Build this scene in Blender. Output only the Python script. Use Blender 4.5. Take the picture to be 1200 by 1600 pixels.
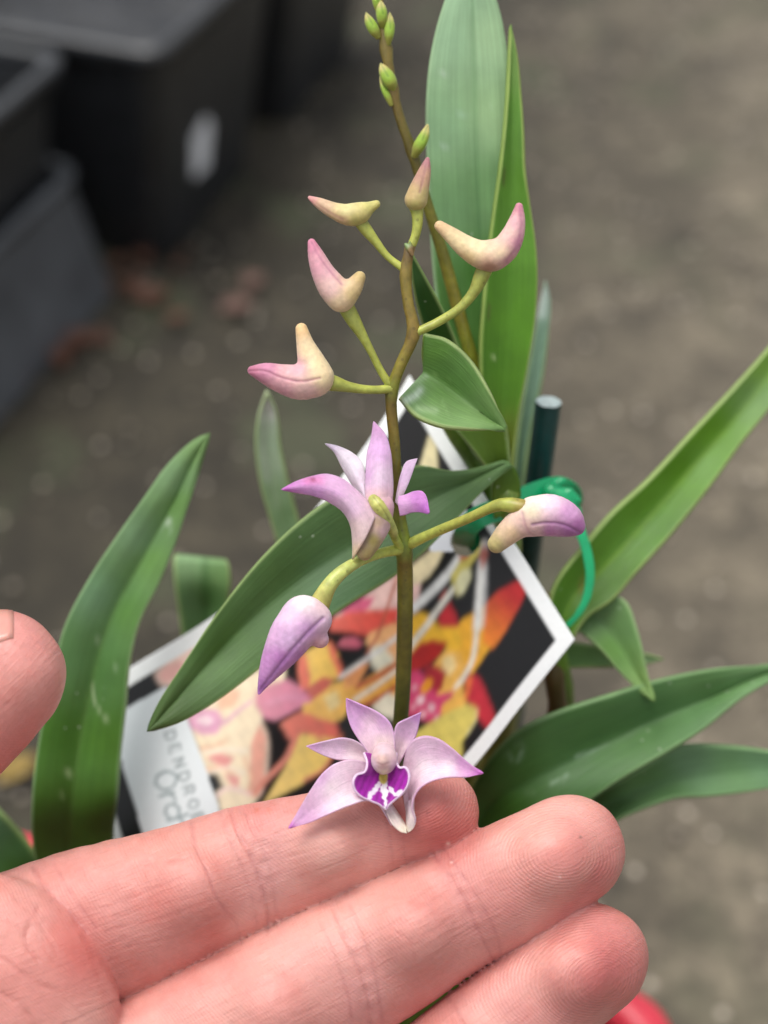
import bpy, bmesh, math, random
import numpy as np
import openvdb
from mathutils import Vector
random.seed(7); rng = np.random.default_rng(7)
SC = bpy.context.scene
for o in list(bpy.data.objects): bpy.data.objects.remove(o)

# ------------------------------------------------------------------ camera
PITCH = math.radians(42.0); CAMH = 0.50; FOC = 0.222
cd = bpy.data.cameras.new("camera"); cam = bpy.data.objects.new("camera", cd); SC.collection.objects.link(cam)
cam.location = (0, 0, CAMH); cam.rotation_euler = (math.pi/2 - PITCH, 0, 0)
cd.sensor_fit = 'VERTICAL'; cd.sensor_height = 34.4; cd.lens = 50.0
cd.clip_start = 0.01; cd.clip_end = 200.0
cd.dof.use_dof = True; cd.dof.focus_distance = FOC; cd.dof.aperture_fstop = 9.6
SC.camera = cam
# ------------------------------------------------------------------ light
SUN_EL, SUN_AZ = math.radians(78), math.radians(-70)      # azimuth from +Y towards +X
w = bpy.data.worlds.new("World"); SC.world = w; w.use_nodes = True
nt = w.node_tree; nt.nodes.clear()
sky = nt.nodes.new('ShaderNodeTexSky'); sky.sky_type = 'NISHITA'; sky.sun_disc = False
sky.sun_elevation = SUN_EL; sky.sun_rotation = SUN_AZ; sky.dust_density = 4.0; sky.air_density = 1.0
hs = nt.nodes.new('ShaderNodeHueSaturation'); hs.inputs['Saturation'].default_value = 0.22   # overcast: nearly grey sky
bg = nt.nodes.new('ShaderNodeBackground'); bg.inputs['Strength'].default_value = 0.13
wo = nt.nodes.new('ShaderNodeOutputWorld')
nt.links.new(sky.outputs[0], hs.inputs['Color']); nt.links.new(hs.outputs[0], bg.inputs[0]); nt.links.new(bg.outputs[0], wo.inputs[0])
sl = bpy.data.lights.new("sun", 'SUN'); sl.energy = 1.5; sl.angle = math.radians(35); sl.color = (1.0, 0.96, 0.90)
sun = bpy.data.objects.new("sun", sl); SC.collection.objects.link(sun)
sd = Vector((math.sin(SUN_AZ)*math.cos(SUN_EL), math.cos(SUN_AZ)*math.cos(SUN_EL), math.sin(SUN_EL)))
sun.rotation_euler = sd.to_track_quat('Z', 'Y').to_euler(); sun.location = sd*3
SC.view_settings.view_transform = 'Standard'; SC.view_settings.look = 'None'
SC.view_settings.exposure = 0.54; SC.view_settings.gamma = 1.0; SC.view_settings.use_curve_mapping = False
SC.render.engine = 'CYCLES'; SC.cycles.use_denoising = True
SC.cycles.max_bounces = 8

# ------------------------------------------------------------------ helpers
KPX = 0.344/800.0
FW = np.array([0, math.cos(PITCH), -math.sin(PITCH)]); UP = np.array([0, math.sin(PITCH), math.cos(PITCH)]); RT = np.array([1., 0, 0])
CL = np.array([0, 0, CAMH]); SPX = 0.22*KPX
def PW(a):
    """local plan units (about a tenth of a millimetre: across, down, towards the viewer) -> metres in the world"""
    a = np.atleast_2d(np.asarray(a, float)); D = 0.22 - a[:, 2]*SPX
    return CL + np.outer(D, FW) + np.outer((a[:, 0]-600)*KPX*D, RT) - np.outer((a[:, 1]-800)*KPX*D, UP)
def G(x, y, h=0.0):
    u = (x-600)*KPX; v = -(y-800)*KPX
    D = (CAMH-h)/(math.sin(PITCH)-v*math.cos(PITCH))
    return np.array([u*D, D*(math.cos(PITCH)+v*math.sin(PITCH)), h])
def lin(c):
    c = np.asarray(c, float)/255.0
    return np.where(c <= 0.04045, c/12.92, ((c+0.055)/1.055)**2.4)
def cr(pts, n):
    """Catmull-Rom through the points, n samples by chord length"""
    p = np.asarray(pts, float)
    if len(p) == 2: t = np.linspace(0, 1, n)[:, None]; return p[0]*(1-t)+p[1]*t
    d = np.linalg.norm(np.diff(p[:, :3], axis=0), axis=1)**0.5+1e-9; s = np.concatenate([[0], np.cumsum(d)])
    m = np.zeros_like(p)
    m[1:-1] = ((p[1:-1]-p[:-2])/d[:-1, None]*d[1:, None]+(p[2:]-p[1:-1])/d[1:, None]*d[:-1, None])/(d[:-1]+d[1:])[:, None]
    m[0] = (p[1]-p[0])/d[0]; m[-1] = (p[-1]-p[-2])/d[-1]
    def ev(q):
        i = np.clip(np.searchsorted(s, q, 'right')-1, 0, len(p)-2); h = d[i][:, None]; t = ((q-s[i])[:, None]/h)
        return (2*t**3-3*t**2+1)*p[i]+(t**3-2*t**2+t)*h*m[i]+(-2*t**3+3*t**2)*p[i+1]+(t**3-t**2)*h*m[i+1]
    q = np.linspace(0, s[-1], n*6); f = ev(q)
    L = np.concatenate([[0], np.cumsum(np.linalg.norm(np.diff(f[:, :3], axis=0), axis=1))])
    tt = np.interp(np.linspace(0, L[-1], n), L, q)
    return ev(tt)
def smin(a, b, k):
    if k <= 0: return np.minimum(a, b)
    h = np.clip(0.5+0.5*(b-a)/k, 0, 1); return b*(1-h)+a*h-k*h*(1-h)
def sstep(x, a, b):
    t = np.clip((x-a)/(b-a), 0, 1); return t*t*(3-2*t)
def link(o, parent=None):
    SC.collection.objects.link(o)
    if parent is not None: o.parent = parent
    return o
def rootloc(o):
    v = np.zeros(3)
    while o is not None: v += np.array(o.location); o = o.parent
    return v
def mesh(name, V, F, mat, parent=None, col=None, uv=None, attrs=None, smooth=True, closed=False, loc=None, merge=0.0):
    """V in world metres; F an (n,4) or list of faces"""
    V = np.asarray(V, float)
    off = rootloc(parent) if parent is not None else np.zeros(3)
    if loc is not None: off = np.asarray(loc, float)
    me = bpy.data.meshes.new(name)
    big = isinstance(F, np.ndarray) and len(F) > 3000
    if big:
        if closed:
            a, b, c, d = (V[F[:, i]]-V.mean(0) for i in range(4))
            if (np.sum(a*np.cross(b, c))+np.sum(a*np.cross(c, d))) < 0: F = F[:, ::-1]
            closed = False
        nf = len(F); me.vertices.add(len(V)); me.vertices.foreach_set('co', (V-off).ravel())
        me.loops.add(nf*4); me.loops.foreach_set('vertex_index', np.ascontiguousarray(F, dtype=np.int32).ravel())
        me.polygons.add(nf); me.polygons.foreach_set('loop_start', np.arange(nf, dtype=np.int32)*4); me.update(calc_edges=True)
    else:
        Fl = F.tolist() if isinstance(F, np.ndarray) else [list(f) for f in F]
        me.from_pydata((V-off).tolist(), [], Fl); me.update()
    if col is not None:
        c = np.ones((len(V), 4)); c[:, :3] = col
        a = me.color_attributes.new('Col', 'FLOAT_COLOR', 'POINT'); a.data.foreach_set('color', c.ravel())
    for k, val in (attrs or {}).items():
        a = me.attributes.new(k, 'FLOAT', 'POINT'); a.data.foreach_set('value', np.asarray(val, float))
    if uv is not None:
        ul = me.uv_layers.new(name='UVMap'); li = np.zeros(len(me.loops), int); me.loops.foreach_get('vertex_index', li)
        ul.data.foreach_set('uv', np.asarray(uv, float)[li].ravel())
    if merge > 0 or closed:
        bm = bmesh.new(); bm.from_mesh(me)
        if merge > 0: bmesh.ops.remove_doubles(bm, verts=bm.verts, dist=merge)
        if closed: bmesh.ops.recalc_face_normals(bm, faces=bm.faces)
        bm.to_mesh(me); bm.free()
    me.polygons.foreach_set('use_smooth', [smooth]*len(me.polygons))
    me.materials.append(mat); me.update()
    o = bpy.data.objects.new(name, me)
    if loc is not None: o.location = Vector(loc)
    return link(o, parent)
def tag(o, label=None, cat=None, group=None, kind=None):
    if label: o['label'] = label
    if cat: o['category'] = cat
    if group: o['group'] = group
    if kind: o['kind'] = kind
    return o
def empty(name, loc=(0, 0, 0), parent=None):
    o = bpy.data.objects.new(name, None); o.empty_display_size = 0.01; o.location = Vector(loc); return link(o, parent)
def idw(P, pts, p=2.6):
    """colour field from control points [(x,y,(r,g,b)) ...] in sRGB 0-255, returned linear"""
    W = 0; C = 0
    for x, y, c in pts:
        d = (P[:, 0]-x)**2+(P[:, 1]-y)**2+4.0
        ww = 1.0/d**(p/2); W = W+ww; C = C+ww[:, None]*lin(c)[None]
    return C/W[:, None]
def polydist(P, line):
    """distance in the plan plane from points to a polyline"""
    L = np.asarray(line, float)[:, :2]; best = np.full(len(P), 1e9)
    for a, b in zip(L[:-1], L[1:]):
        ab = b-a; t = np.clip(((P[:, :2]-a)@ab)/(ab@ab+1e-9), 0, 1)
        best = np.minimum(best, np.hypot(*(P[:, :2]-a-t[:, None]*ab).T))
    return best
def inpoly(X, Y, poly):
    ins = np.zeros(X.shape, bool); p = np.asarray(poly, float); n = len(p)
    for i in range(n):
        x1, y1 = p[i]; x2, y2 = p[(i+1) % n]
        if y1 == y2: continue
        c = ((y1 > Y) != (y2 > Y)) & (X < (x2-x1)*(Y-y1)/(y2-y1)+x1); ins ^= c
    return ins

# ------------------------------------------------------------------ materials
def newmat(name):
    m = bpy.data.materials.new(name); m.use_nodes = True; t = m.node_tree
    return m, t, t.nodes['Principled BSDF']
def N(t, typ, **kw):
    n = t.nodes.new(typ)
    for k, v in kw.items():
        if k in n.inputs: n.inputs[k].default_value = v
        else: setattr(n, k, v)
    return n
def bump(t, bs, src, strength=0.3, dist=0.0002, prev=None):
    b = N(t, 'ShaderNodeBump', Strength=strength, Distance=dist); t.links.new(src, b.inputs['Height'])
    if prev is not None: t.links.new(prev, b.inputs['Normal'])
    t.links.new(b.outputs[0], bs.inputs['Normal']); return b.outputs[0]
def math_(t, op, a, b=None, c=None):
    n = N(t, 'ShaderNodeMath', operation=op)
    for i, v in enumerate((a, b, c)):
        if v is None: continue
        if hasattr(v, 'links'): t.links.new(v, n.inputs[i])
        else: n.inputs[i].default_value = v
    return n.outputs[0]
def noise(t, scale, detail=4.0, rough=0.55, vec=None, coord='Object'):
    n = N(t, 'ShaderNodeTexNoise', Scale=scale, Detail=detail, Roughness=rough)
    if vec is None:
        tc = N(t, 'ShaderNodeTexCoord'); vec = tc.outputs[coord]
    t.links.new(vec, n.inputs['Vector']); return n
def varied(t, src, fac, amt_lo, amt_hi):
    """multiply a colour by a value running amt_lo..amt_hi with fac"""
    mr = N(t, 'ShaderNodeMapRange'); t.links.new(fac, mr.inputs[0]); mr.inputs[1].default_value = 0.3; mr.inputs[2].default_value = 0.7
    mr.inputs[3].default_value = amt_lo; mr.inputs[4].default_value = amt_hi
    mx = N(t, 'ShaderNodeVectorMath', operation='SCALE'); t.links.new(src, mx.inputs[0]); t.links.new(mr.outputs[0], mx.inputs['Scale'])
    return mx.outputs[0]
def mixc(t, fac, a, b):
    m = N(t, 'ShaderNodeMix', data_type='RGBA')
    for i, v in ((0, fac), (6, a), (7, b)):
        if hasattr(v, 'links'): t.links.new(v, m.inputs[i])
        elif i == 0: m.inputs[0].default_value = v
        else: m.inputs[i].default_value = (*v, 1)
    return m.outputs[2]

def mat_leaf():
    m, t, bs = newmat('leaf_surface'); at = N(t, 'ShaderNodeVertexColor', layer_name='Col')
    uv = N(t, 'ShaderNodeUVMap', uv_map='UVMap'); mp = N(t, 'ShaderNodeMapping'); mp.inputs['Scale'].default_value = (3.0, 42.0, 1)
    t.links.new(uv.outputs[0], mp.inputs[0]); st = noise(t, 1.0, 3, 0.6, mp.outputs[0])
    blot = noise(t, 260, 4, 0.6); big = noise(t, 55, 3, 0.5)
    c0 = N(t, 'ShaderNodeHueSaturation', Saturation=1.02, Value=0.95); t.links.new(at.outputs[0], c0.inputs['Color'])
    mp2 = N(t, 'ShaderNodeMapping'); mp2.inputs['Scale'].default_value = (1.2, 130.0, 1); t.links.new(uv.outputs[0], mp2.inputs[0]); st2 = noise(t, 1.0, 2, 0.5, mp2.outputs[0])
    c = varied(t, c0.outputs[0], st.outputs[0], 0.84, 1.14); c = varied(t, c, st2.outputs[0], 0.90, 1.10); c = varied(t, c, blot.outputs[0], 0.92, 1.07); c = varied(t, c, big.outputs[0], 0.9, 1.1)
    # pale specks and scuffs
    sp = N(t, 'ShaderNodeTexVoronoi', Scale=400.0); tc = N(t, 'ShaderNodeTexCoord'); t.links.new(tc.outputs['Object'], sp.inputs['Vector'])
    s1 = math_(t, 'LESS_THAN', sp.outputs['Distance'], 0.10); s2 = math_(t, 'GREATER_THAN', noise(t, 90, 2).outputs[0], 0.56)
    s = math_(t, 'MULTIPLY', math_(t, 'MULTIPLY', s1, s2), 0.6)
    c = mixc(t, s, c, (0.42, 0.5, 0.36)); t.links.new(c, bs.inputs['Base Color'])
    rr = N(t, 'ShaderNodeMapRange'); t.links.new(blot.outputs[0], rr.inputs[0]); rr.inputs[3].default_value = 0.36; rr.inputs[4].default_value = 0.56
    t.links.new(rr.outputs[0], bs.inputs['Roughness']); bs.inputs['Specular IOR Level'].default_value = 0.45
    b = bump(t, bs, st.outputs[0], 0.45, 0.0003); b = bump(t, bs, st2.outputs[0], 0.35, 0.00015, b); bump(t, bs, noise(t, 1400, 2).outputs[0], 0.12, 0.0001, b)
    tr = N(t, 'ShaderNodeBsdfTranslucent'); tc2 = mixc(t, 0.5, c, (0.20, 0.38, 0.02)); t.links.new(tc2, tr.inputs[0])
    mx = N(t, 'ShaderNodeMixShader'); mx.inputs[0].default_value = 0.16; out = t.nodes['Material Output']
    t.links.new(bs.outputs[0], mx.inputs[1]); t.links.new(tr.outputs[0], mx.inputs[2]); t.links.new(mx.outputs[0], out.inputs[0])
    return m
def mat_petal():
    m, t, bs = newmat('petal_surface'); at = N(t, 'ShaderNodeVertexColor', layer_name='Col')
    n1 = noise(t, 1500, 3); n2 = noise(t, 350, 3)
    c = varied(t, at.outputs[0], n1.outputs[0], 0.90, 1.06); c = varied(t, c, n2.outputs[0], 0.90, 1.05)
    hs = N(t, 'ShaderNodeHueSaturation', Saturation=0.98, Value=1.05); t.links.new(c, hs.inputs['Color']); c = hs.outputs[0]
    t.links.new(c, bs.inputs['Base Color'])
    bs.inputs['Roughness'].default_value = 0.56; bs.inputs['Subsurface Weight'].default_value = 0.35; bs.inputs['Specular IOR Level'].default_value = 0.35
    bs.inputs['Subsurface Radius'].default_value = (1, 0.7, 0.8); bs.inputs['Subsurface Scale'].default_value = 0.0008
    bs.inputs['Sheen Weight'].default_value = 0.15
    uv = N(t, 'ShaderNodeUVMap', uv_map='UVMap'); mp = N(t, 'ShaderNodeMapping'); mp.inputs['Scale'].default_value = (1.5, 26.0, 1)
    t.links.new(uv.outputs[0], mp.inputs[0]); st = noise(t, 1.0, 3, 0.6, mp.outputs[0])
    c = varied(t, c, st.outputs[0], 0.92, 1.05); t.links.new(c, bs.inputs['Base Color'])
    b = bump(t, bs, n1.outputs[0], 0.3, 0.00018); bump(t, bs, st.outputs[0], 0.4, 0.0003, b)
    tr = N(t, 'ShaderNodeBsdfTranslucent'); t.links.new(c, tr.inputs[0]); mx = N(t, 'ShaderNodeMixShader'); mx.inputs[0].default_value = 0.14; out = t.nodes['Material Output']
    t.links.new(bs.outputs[0], mx.inputs[1]); t.links.new(tr.outputs[0], mx.inputs[2]); t.links.new(mx.outputs[0], out.inputs[0])
    return m
def mat_stem():
    m, t, bs = newmat('stem_surface'); at = N(t, 'ShaderNodeVertexColor', layer_name='Col')
    n1 = noise(t, 900, 4); n2 = noise(t, 220, 3)
    c = varied(t, at.outputs[0], n1.outputs[0], 0.78, 1.16); c = varied(t, c, n2.outputs[0], 0.80, 1.16)
    vs = N(t, 'ShaderNodeTexVoronoi', Scale=700.0); tcs = N(t, 'ShaderNodeTexCoord'); t.links.new(tcs.outputs['Object'], vs.inputs['Vector'])
    c = mixc(t, math_(t, 'MULTIPLY', math_(t, 'LESS_THAN', vs.outputs['Distance'], 0.16), 0.35), c, (0.06, 0.04, 0.015))
    t.links.new(c, bs.inputs['Base Color']); bs.inputs['Roughness'].default_value = 0.42
    bs.inputs['Subsurface Weight'].default_value = 0.12; bs.inputs['Subsurface Scale'].default_value = 0.0006
    bump(t, bs, n1.outputs[0], 0.3, 0.00015); return m
def mat_skin():
    m, t, bs = newmat('skin'); at = N(t, 'ShaderNodeVertexColor', layer_name='Col')
    n1 = noise(t, 120, 5, 0.6); n2 = noise(t, 900, 4, 0.6); n3 = noise(t, 38, 3)
    c = varied(t, at.outputs[0], n2.outputs[0], 0.94, 1.05)
    c = mixc(t, math_(t, 'MULTIPLY', sst(t, n1.outputs[0], 0.48, 0.70), 0.42), c, (0.60, 0.17, 0.14))
    c = mixc(t, math_(t, 'MULTIPLY', sst(t, n3.outputs[0], 0.50, 0.72), 0.40), c, (0.78, 0.47, 0.40))
    t.links.new(c, bs.inputs['Base Color'])
    bs.inputs['Roughness'].default_value = 0.44; bs.inputs['Specular IOR Level'].default_value = 0.45
    bs.inputs['Subsurface Weight'].default_value = 0.32; bs.inputs['Subsurface Radius'].default_value = (1.0, 0.32, 0.18); bs.inputs['Subsurface Scale'].default_value = 0.0022
    ph = N(t, 'ShaderNodeAttribute', attribute_name='ridge'); amp = N(t, 'ShaderNodeAttribute', attribute_name='ridgeamp')
    dn = noise(t, 210, 2); v = math_(t, 'ADD', ph.outputs['Fac'], math_(t, 'MULTIPLY', dn.outputs[0], 9.0))
    v = math_(t, 'ADD', v, math_(t, 'MULTIPLY', noise(t, 70, 1).outputs[0], 34.0))
    h = math_(t, 'MULTIPLY', math_(t, 'SINE', v), amp.outputs['Fac'])
    fu = N(t, 'ShaderNodeAttribute', attribute_name='along'); fv = N(t, 'ShaderNodeAttribute', attribute_name='around')
    cx = N(t, 'ShaderNodeCombineXYZ'); t.links.new(math_(t, 'MULTIPLY', fu.outputs['Fac'], 0.022), cx.inputs[0]); t.links.new(math_(t, 'MULTIPLY', fv.outputs['Fac'], 0.16), cx.inputs[1])
    wr = noise(t, 1.0, 5, 0.65, cx.outputs[0])
    cx2 = N(t, 'ShaderNodeCombineXYZ'); t.links.new(math_(t, 'MULTIPLY', fu.outputs['Fac'], 0.13), cx2.inputs[0]); t.links.new(math_(t, 'MULTIPLY', fv.outputs['Fac'], 0.035), cx2.inputs[1])
    wr2 = noise(t, 1.0, 4, 0.6, cx2.outputs[0])
    c = mixc(t, math_(t, 'MULTIPLY', sst(t, wr.outputs[0], 0.56, 0.70), 0.22), c, (0.42, 0.13, 0.11)); t.links.new(c, bs.inputs['Base Color'])
    b = bump(t, bs, h, 0.40, 0.00005); b = bump(t, bs, wr.outputs[0], 0.6, 0.00028, b); b = bump(t, bs, wr2.outputs[0], 0.42, 0.0002, b); b = bump(t, bs, n2.outputs[0], 0.25, 0.00012, b)
    vo = N(t, 'ShaderNodeTexVoronoi', Scale=1300.0, feature='DISTANCE_TO_EDGE'); tc = N(t, 'ShaderNodeTexCoord'); t.links.new(tc.outputs['Object'], vo.inputs['Vector'])
    bump(t, bs, vo.outputs[0], 0.18, 0.00008, b)
    return m
def sst(t, v, a, b):
    mr = N(t, 'ShaderNodeMapRange', interpolation_type='SMOOTHSTEP'); t.links.new(v, mr.inputs[0]); mr.inputs[1].default_value = a; mr.inputs[2].default_value = b
    return mr.outputs[0]
def mat_plain(name, col, rough=0.5, spec=0.5, nscale=200, namt=0.15, bs_=0.1, bd=0.0002, sss=0):
    m, t, bs = newmat(name); n = noise(t, nscale, 4); rgb = N(t, 'ShaderNodeRGB'); rgb.outputs[0].default_value = (*col, 1)
    c = varied(t, rgb.outputs[0], n.outputs[0], 1-namt, 1+namt); t.links.new(c, bs.inputs['Base Color'])
    bs.inputs['Roughness'].default_value = rough; bs.inputs['Specular IOR Level'].default_value = spec
    bs.inputs['Subsurface Weight'].default_value = sss; bs.inputs['Subsurface Scale'].default_value = 0.001
    bump(t, bs, n.outputs[0], bs_, bd); return m
def mat_label():
    m, t, bs = newmat('printed_plastic_card'); at = N(t, 'ShaderNodeVertexColor', layer_name='Col')
    n = noise(t, 1800, 2); c = varied(t, at.outputs[0], n.outputs[0], 0.97, 1.02)
    t.links.new(c, bs.inputs['Base Color']); bs.inputs['Roughness'].default_value = 0.36; bs.inputs['Specular IOR Level'].default_value = 0.4
    bump(t, bs, noise(t, 60, 2).outputs[0], 0.15, 0.0006); return m
def mat_ground():
    m, t, bs = newmat('worn_asphalt'); tc = N(t, 'ShaderNodeTexCoord'); ob = tc.outputs['Object']
    n0 = noise(t, 3.0, 3, 0.6); n1 = noise(t, 18, 6, 0.65); n2 = noise(t, 90, 5, 0.7); n3 = noise(t, 7.5, 4, 0.6)
    sx = N(t, 'ShaderNodeSeparateXYZ'); t.links.new(ob, sx.inputs[0])
    # mossy, damp strip along the row of pots, dry grey to the right
    g = math_(t, 'SUBTRACT', sx.outputs[0], math_(t, 'MULTIPLY', sx.outputs[1], 0.22))
    g = math_(t, 'ADD', g, math_(t, 'MULTIPLY', math_(t, 'SUBTRACT', n3.outputs[0], 0.5), 0.30))
    f = sst(t, g, -0.24, 0.20)
    c = mixc(t, f, (0.032, 0.027, 0.017), (0.142, 0.120, 0.086))
    c = varied(t, c, n1.outputs[0], 0.55, 1.45); c = varied(t, c, n2.outputs[0], 0.70, 1.30); c = varied(t, c, noise(t, 42, 3).outputs[0], 0.72, 1.28); c = varied(t, c, noise(t, 260, 3, 0.7).outputs[0], 0.6, 1.4)
    moss = math_(t, 'MULTIPLY', sst(t, noise(t, 11, 4).outputs[0], 0.52, 0.66), math_(t, 'SUBTRACT', 0.75, math_(t, 'MULTIPLY', f, 0.6)))
    c = mixc(t, moss, c, (0.060, 0.068, 0.036))
    vo = N(t, 'ShaderNodeTexVoronoi', Scale=120.0); t.links.new(ob, vo.inputs['Vector'])
    sp = math_(t, 'MULTIPLY', math_(t, 'LESS_THAN', vo.outputs['Distance'], 0.22), math_(t, 'GREATER_THAN', N_sep(t, vo.outputs['Color']), 0.86))
    c = mixc(t, math_(t, 'MULTIPLY', sp, 0.75), c, (0.50, 0.44, 0.36))
    t.links.new(c, bs.inputs['Base Color']); bs.inputs['Roughness'].default_value = 0.85
    b = bump(t, bs, n2.outputs[0], 0.6, 0.004); bump(t, bs, vo.outputs['Distance'], 0.4, 0.002, b); return m
def N_sep(t, c):
    s = N(t, 'ShaderNodeSeparateColor'); t.links.new(c, s.inputs[0]); return s.outputs[0]
M_LEAF, M_PETAL, M_STEM, M_SKIN, M_LABEL, M_GROUND = mat_leaf(), mat_petal(), mat_stem(), mat_skin(), mat_label(), mat_ground()
M_BLACK = mat_plain('black_plastic', (0.018, 0.020, 0.023), 0.38, 0.8, 60, 0.3, 0.2, 0.0008)
M_GREYP = mat_plain('dull_grey_plastic', (0.090, 0.098, 0.108), 0.45, 0.5, 25, 0.35, 0.2, 0.0008)
M_STICK = mat_plain('white_paper', (0.90, 0.92, 0.95), 0.6, 0.3)
M_RED = mat_plain('red_plastic', (0.72, 0.045, 0.075), 0.35, 0.5, 80, 0.08)
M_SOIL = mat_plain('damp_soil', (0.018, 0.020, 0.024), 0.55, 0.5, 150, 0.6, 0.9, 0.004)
M_BARK = mat_plain('bark_chips', (0.11, 0.062, 0.032), 0.8, 0.3, 220, 0.5, 0.8, 0.001)
M_DRY = mat_plain('dry_leaf', (0.115, 0.052, 0.034), 0.7, 0.3, 160, 0.45, 0.5, 0.0006)
M_DRYP = mat_plain('dry_pinkish_leaf', (0.18, 0.105, 0.085), 0.7, 0.3, 160, 0.35, 0.5, 0.0006)
M_YEL = mat_plain('yellowed_leaf', (0.26, 0.18, 0.05), 0.6, 0.3, 160, 0.35, 0.5, 0.0006)
M_PEB = mat_plain('pebbles', (0.26, 0.225, 0.18), 0.8, 0.3, 120, 0.4)
M_TIE = mat_plain('green_plastic_tie', (0.005, 0.33, 0.125), 0.28, 0.55, 300, 0.12, 0.1, 0.0001, 0.1)
M_NAIL = mat_plain('nail', (0.62, 0.28, 0.23), 0.28, 0.5, 400, 0.04, 0.05, 0.0001, 0.3)
def mat_stake():
    m, t, bs = newmat('green_coated_stake'); tc = N(t, 'ShaderNodeTexCoord'); n = noise(t, 500, 4)
    at = N(t, 'ShaderNodeVertexColor', layer_name='Col'); c = varied(t, at.outputs[0], n.outputs[0], 0.8, 1.2)
    t.links.new(c, bs.inputs['Base Color']); bs.inputs['Roughness'].default_value = 0.36; bump(t, bs, n.outputs[0], 0.3, 0.0002); return m
M_STAKE = mat_stake()

# ------------------------------------------------------------------ ground
n_ = 60; gx = np.concatenate([-np.geomspace(30, 0.6, 12), np.linspace(-0.5, 0.9, n_), np.geomspace(1.0, 30, 12)])
gy = np.concatenate([-np.geomspace(30, 0.6, 12), np.linspace(-0.5, 1.8, n_), np.geomspace(2.0, 30, 12)])
GX, GY = np.meshgrid(gx, gy, indexing='ij'); near = np.exp(-((GX/1.5)**2+((GY-0.7)/1.5)**2))
GZ = near*(0.0012*np.sin(GX*37+GY*11)+0.001*np.sin(GY*43-GX*17))-0.0022
V = np.stack([GX, GY, GZ], -1).reshape(-1, 3); a_, b_ = GX.shape
I = np.arange(a_*b_).reshape(a_, b_); F = np.stack([I[:-1, :-1], I[1:, :-1], I[1:, 1:], I[:-1, 1:]], -1).reshape(-1, 4)
tag(mesh('ground', V, F, M_GROUND), kind='structure')

# ------------------------------------------------------------------ pots and trays on the ground
def rsq(hx, hy, r, n=6):
    pts = []
    for cx, cy, a0 in ((hx-r, hy-r, 0), (-hx+r, hy-r, 90), (-hx+r, -hy+r, 180), (hx-r, -hy+r, 270)):
        for i in range(n+1):
            a = math.radians(a0+90*i/n); pts.append((cx+r*math.cos(a), cy+r*math.sin(a)))
    return np.array(pts)
def loft(rings):
    """closed rings of equal length -> side quads"""
    n = len(rings[0]); V = np.concatenate(rings); F = []
    for k in range(len(rings)-1):
        for i in range(n):
            j = (i+1) % n; F.append((k*n+i, k*n+j, (k+1)*n+j, (k+1)*n+i))
    return V, F
def square_pot(name, cx, cy, ang, hx, hy, H, taper, rimw, mat, z0=0.0, rimh=0.012, parent_label=None, wall_t=0.0022):
    """tapered square pot: wall with inside and floor, rolled rim as a part"""
    root = empty(name, (cx, cy, z0)); ca, sa = math.cos(ang), math.sin(ang)
    def R(hx_, hy_, z, r=0.014):
        p = rsq(hx_, hy_, r); return np.column_stack([cx+ca*p[:, 0]-sa*p[:, 1], cy+sa*p[:, 0]+ca*p[:, 1], np.full(len(p), z0+z)])
    T = lambda z: taper*(1-z/H)
    rings = [R(hx-T(z), hy-T(z), z) for z in (0.0, 0.004, H*0.35, H*0.7, H-rimh)] + [R(hx-T(H)-wall_t, hy-T(H)-wall_t, H-0.002)] + [R(hx-T(z)-wall_t, hy-T(z)-wall_t, z) for z in (H*0.6, H*0.3, 0.004)]
    V, F = loft(rings); n = len(rings[0]); F.append(list(range(n))[::-1]); F.append([len(V)-n+i for i in range(n)])
    mesh('wall', V, F, mat, root, closed=True, smooth=False)
    ro = rimw
    rr = [R(hx-0.001, hy-0.001, H-rimh), R(hx+ro, hy+ro, H-rimh), R(hx+ro+0.0008, hy+ro+0.0008, H-0.003), R(hx+ro-0.001, hy+ro-0.001, H), R(hx-0.001, hy-0.001, H+0.0002), R(hx-0.003, hy-0.003, H-0.002), R(hx-0.003, hy-0.003, H-rimh)]
    V, F = loft(rr+[rr[0]]); mesh('rim', V, F, mat, root, closed=True, merge=1e-6)
    return root
E = G(560, 0)-G(200, 390); rowang = math.atan2(E[1], E[0]); ex = np.array([math.cos(rowang), math.sin(rowang)]); ey = np.array([-ex[1], ex[0]])
# local x of a pot runs along the row, local y away to the left
HP = 0.150; c0 = G(247, 84, HP)[:2]                       # near right rim corner of the first tall pot
hp = 0.090
pots = []
c = c0+ex*hp+ey*hp
pl = ['tall square black nursery pot with the white sticker on its side', 'square black nursery pot behind the one with the white sticker']
for i in range(2):
    cc = c+ex*(2*hp+0.012)*i
    p = square_pot('nursery_pot', cc[0], cc[1], rowang, hp-0.004, hp-0.004, HP, 0.021, 0.004, M_BLACK)
    tag(p, pl[i], 'plant pot', 'square black nursery pots in a row'); pots.append((p, cc))
# the pot nearest the camera stands in a low grey tray
cT = G(131, 252, 0.086)[:2]; hT = 0.12
ct = cT-ex*hT+ey*0.09
tr = square_pot('grey_tray', ct[0], ct[1], rowang, hT-0.004, 0.086, 0.086, -0.012, 0.003, M_GREYP, rimh=0.008)
tag(tr, 'low dull grey plastic tray at the left edge, holding a black pot', 'tray')
cN = G(116, 79, HP)[:2]; cn = cN-ex*hp+ey*hp
p = square_pot('nursery_pot', cn[0], cn[1], rowang, hp-0.006, hp-0.006, HP-0.006, 0.016, 0.004, M_BLACK, z0=0.006)
tag(p, 'square black nursery pot standing in the low grey tray', 'plant pot', 'square black nursery pots in a row'); pots.append((p, cn))
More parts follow.
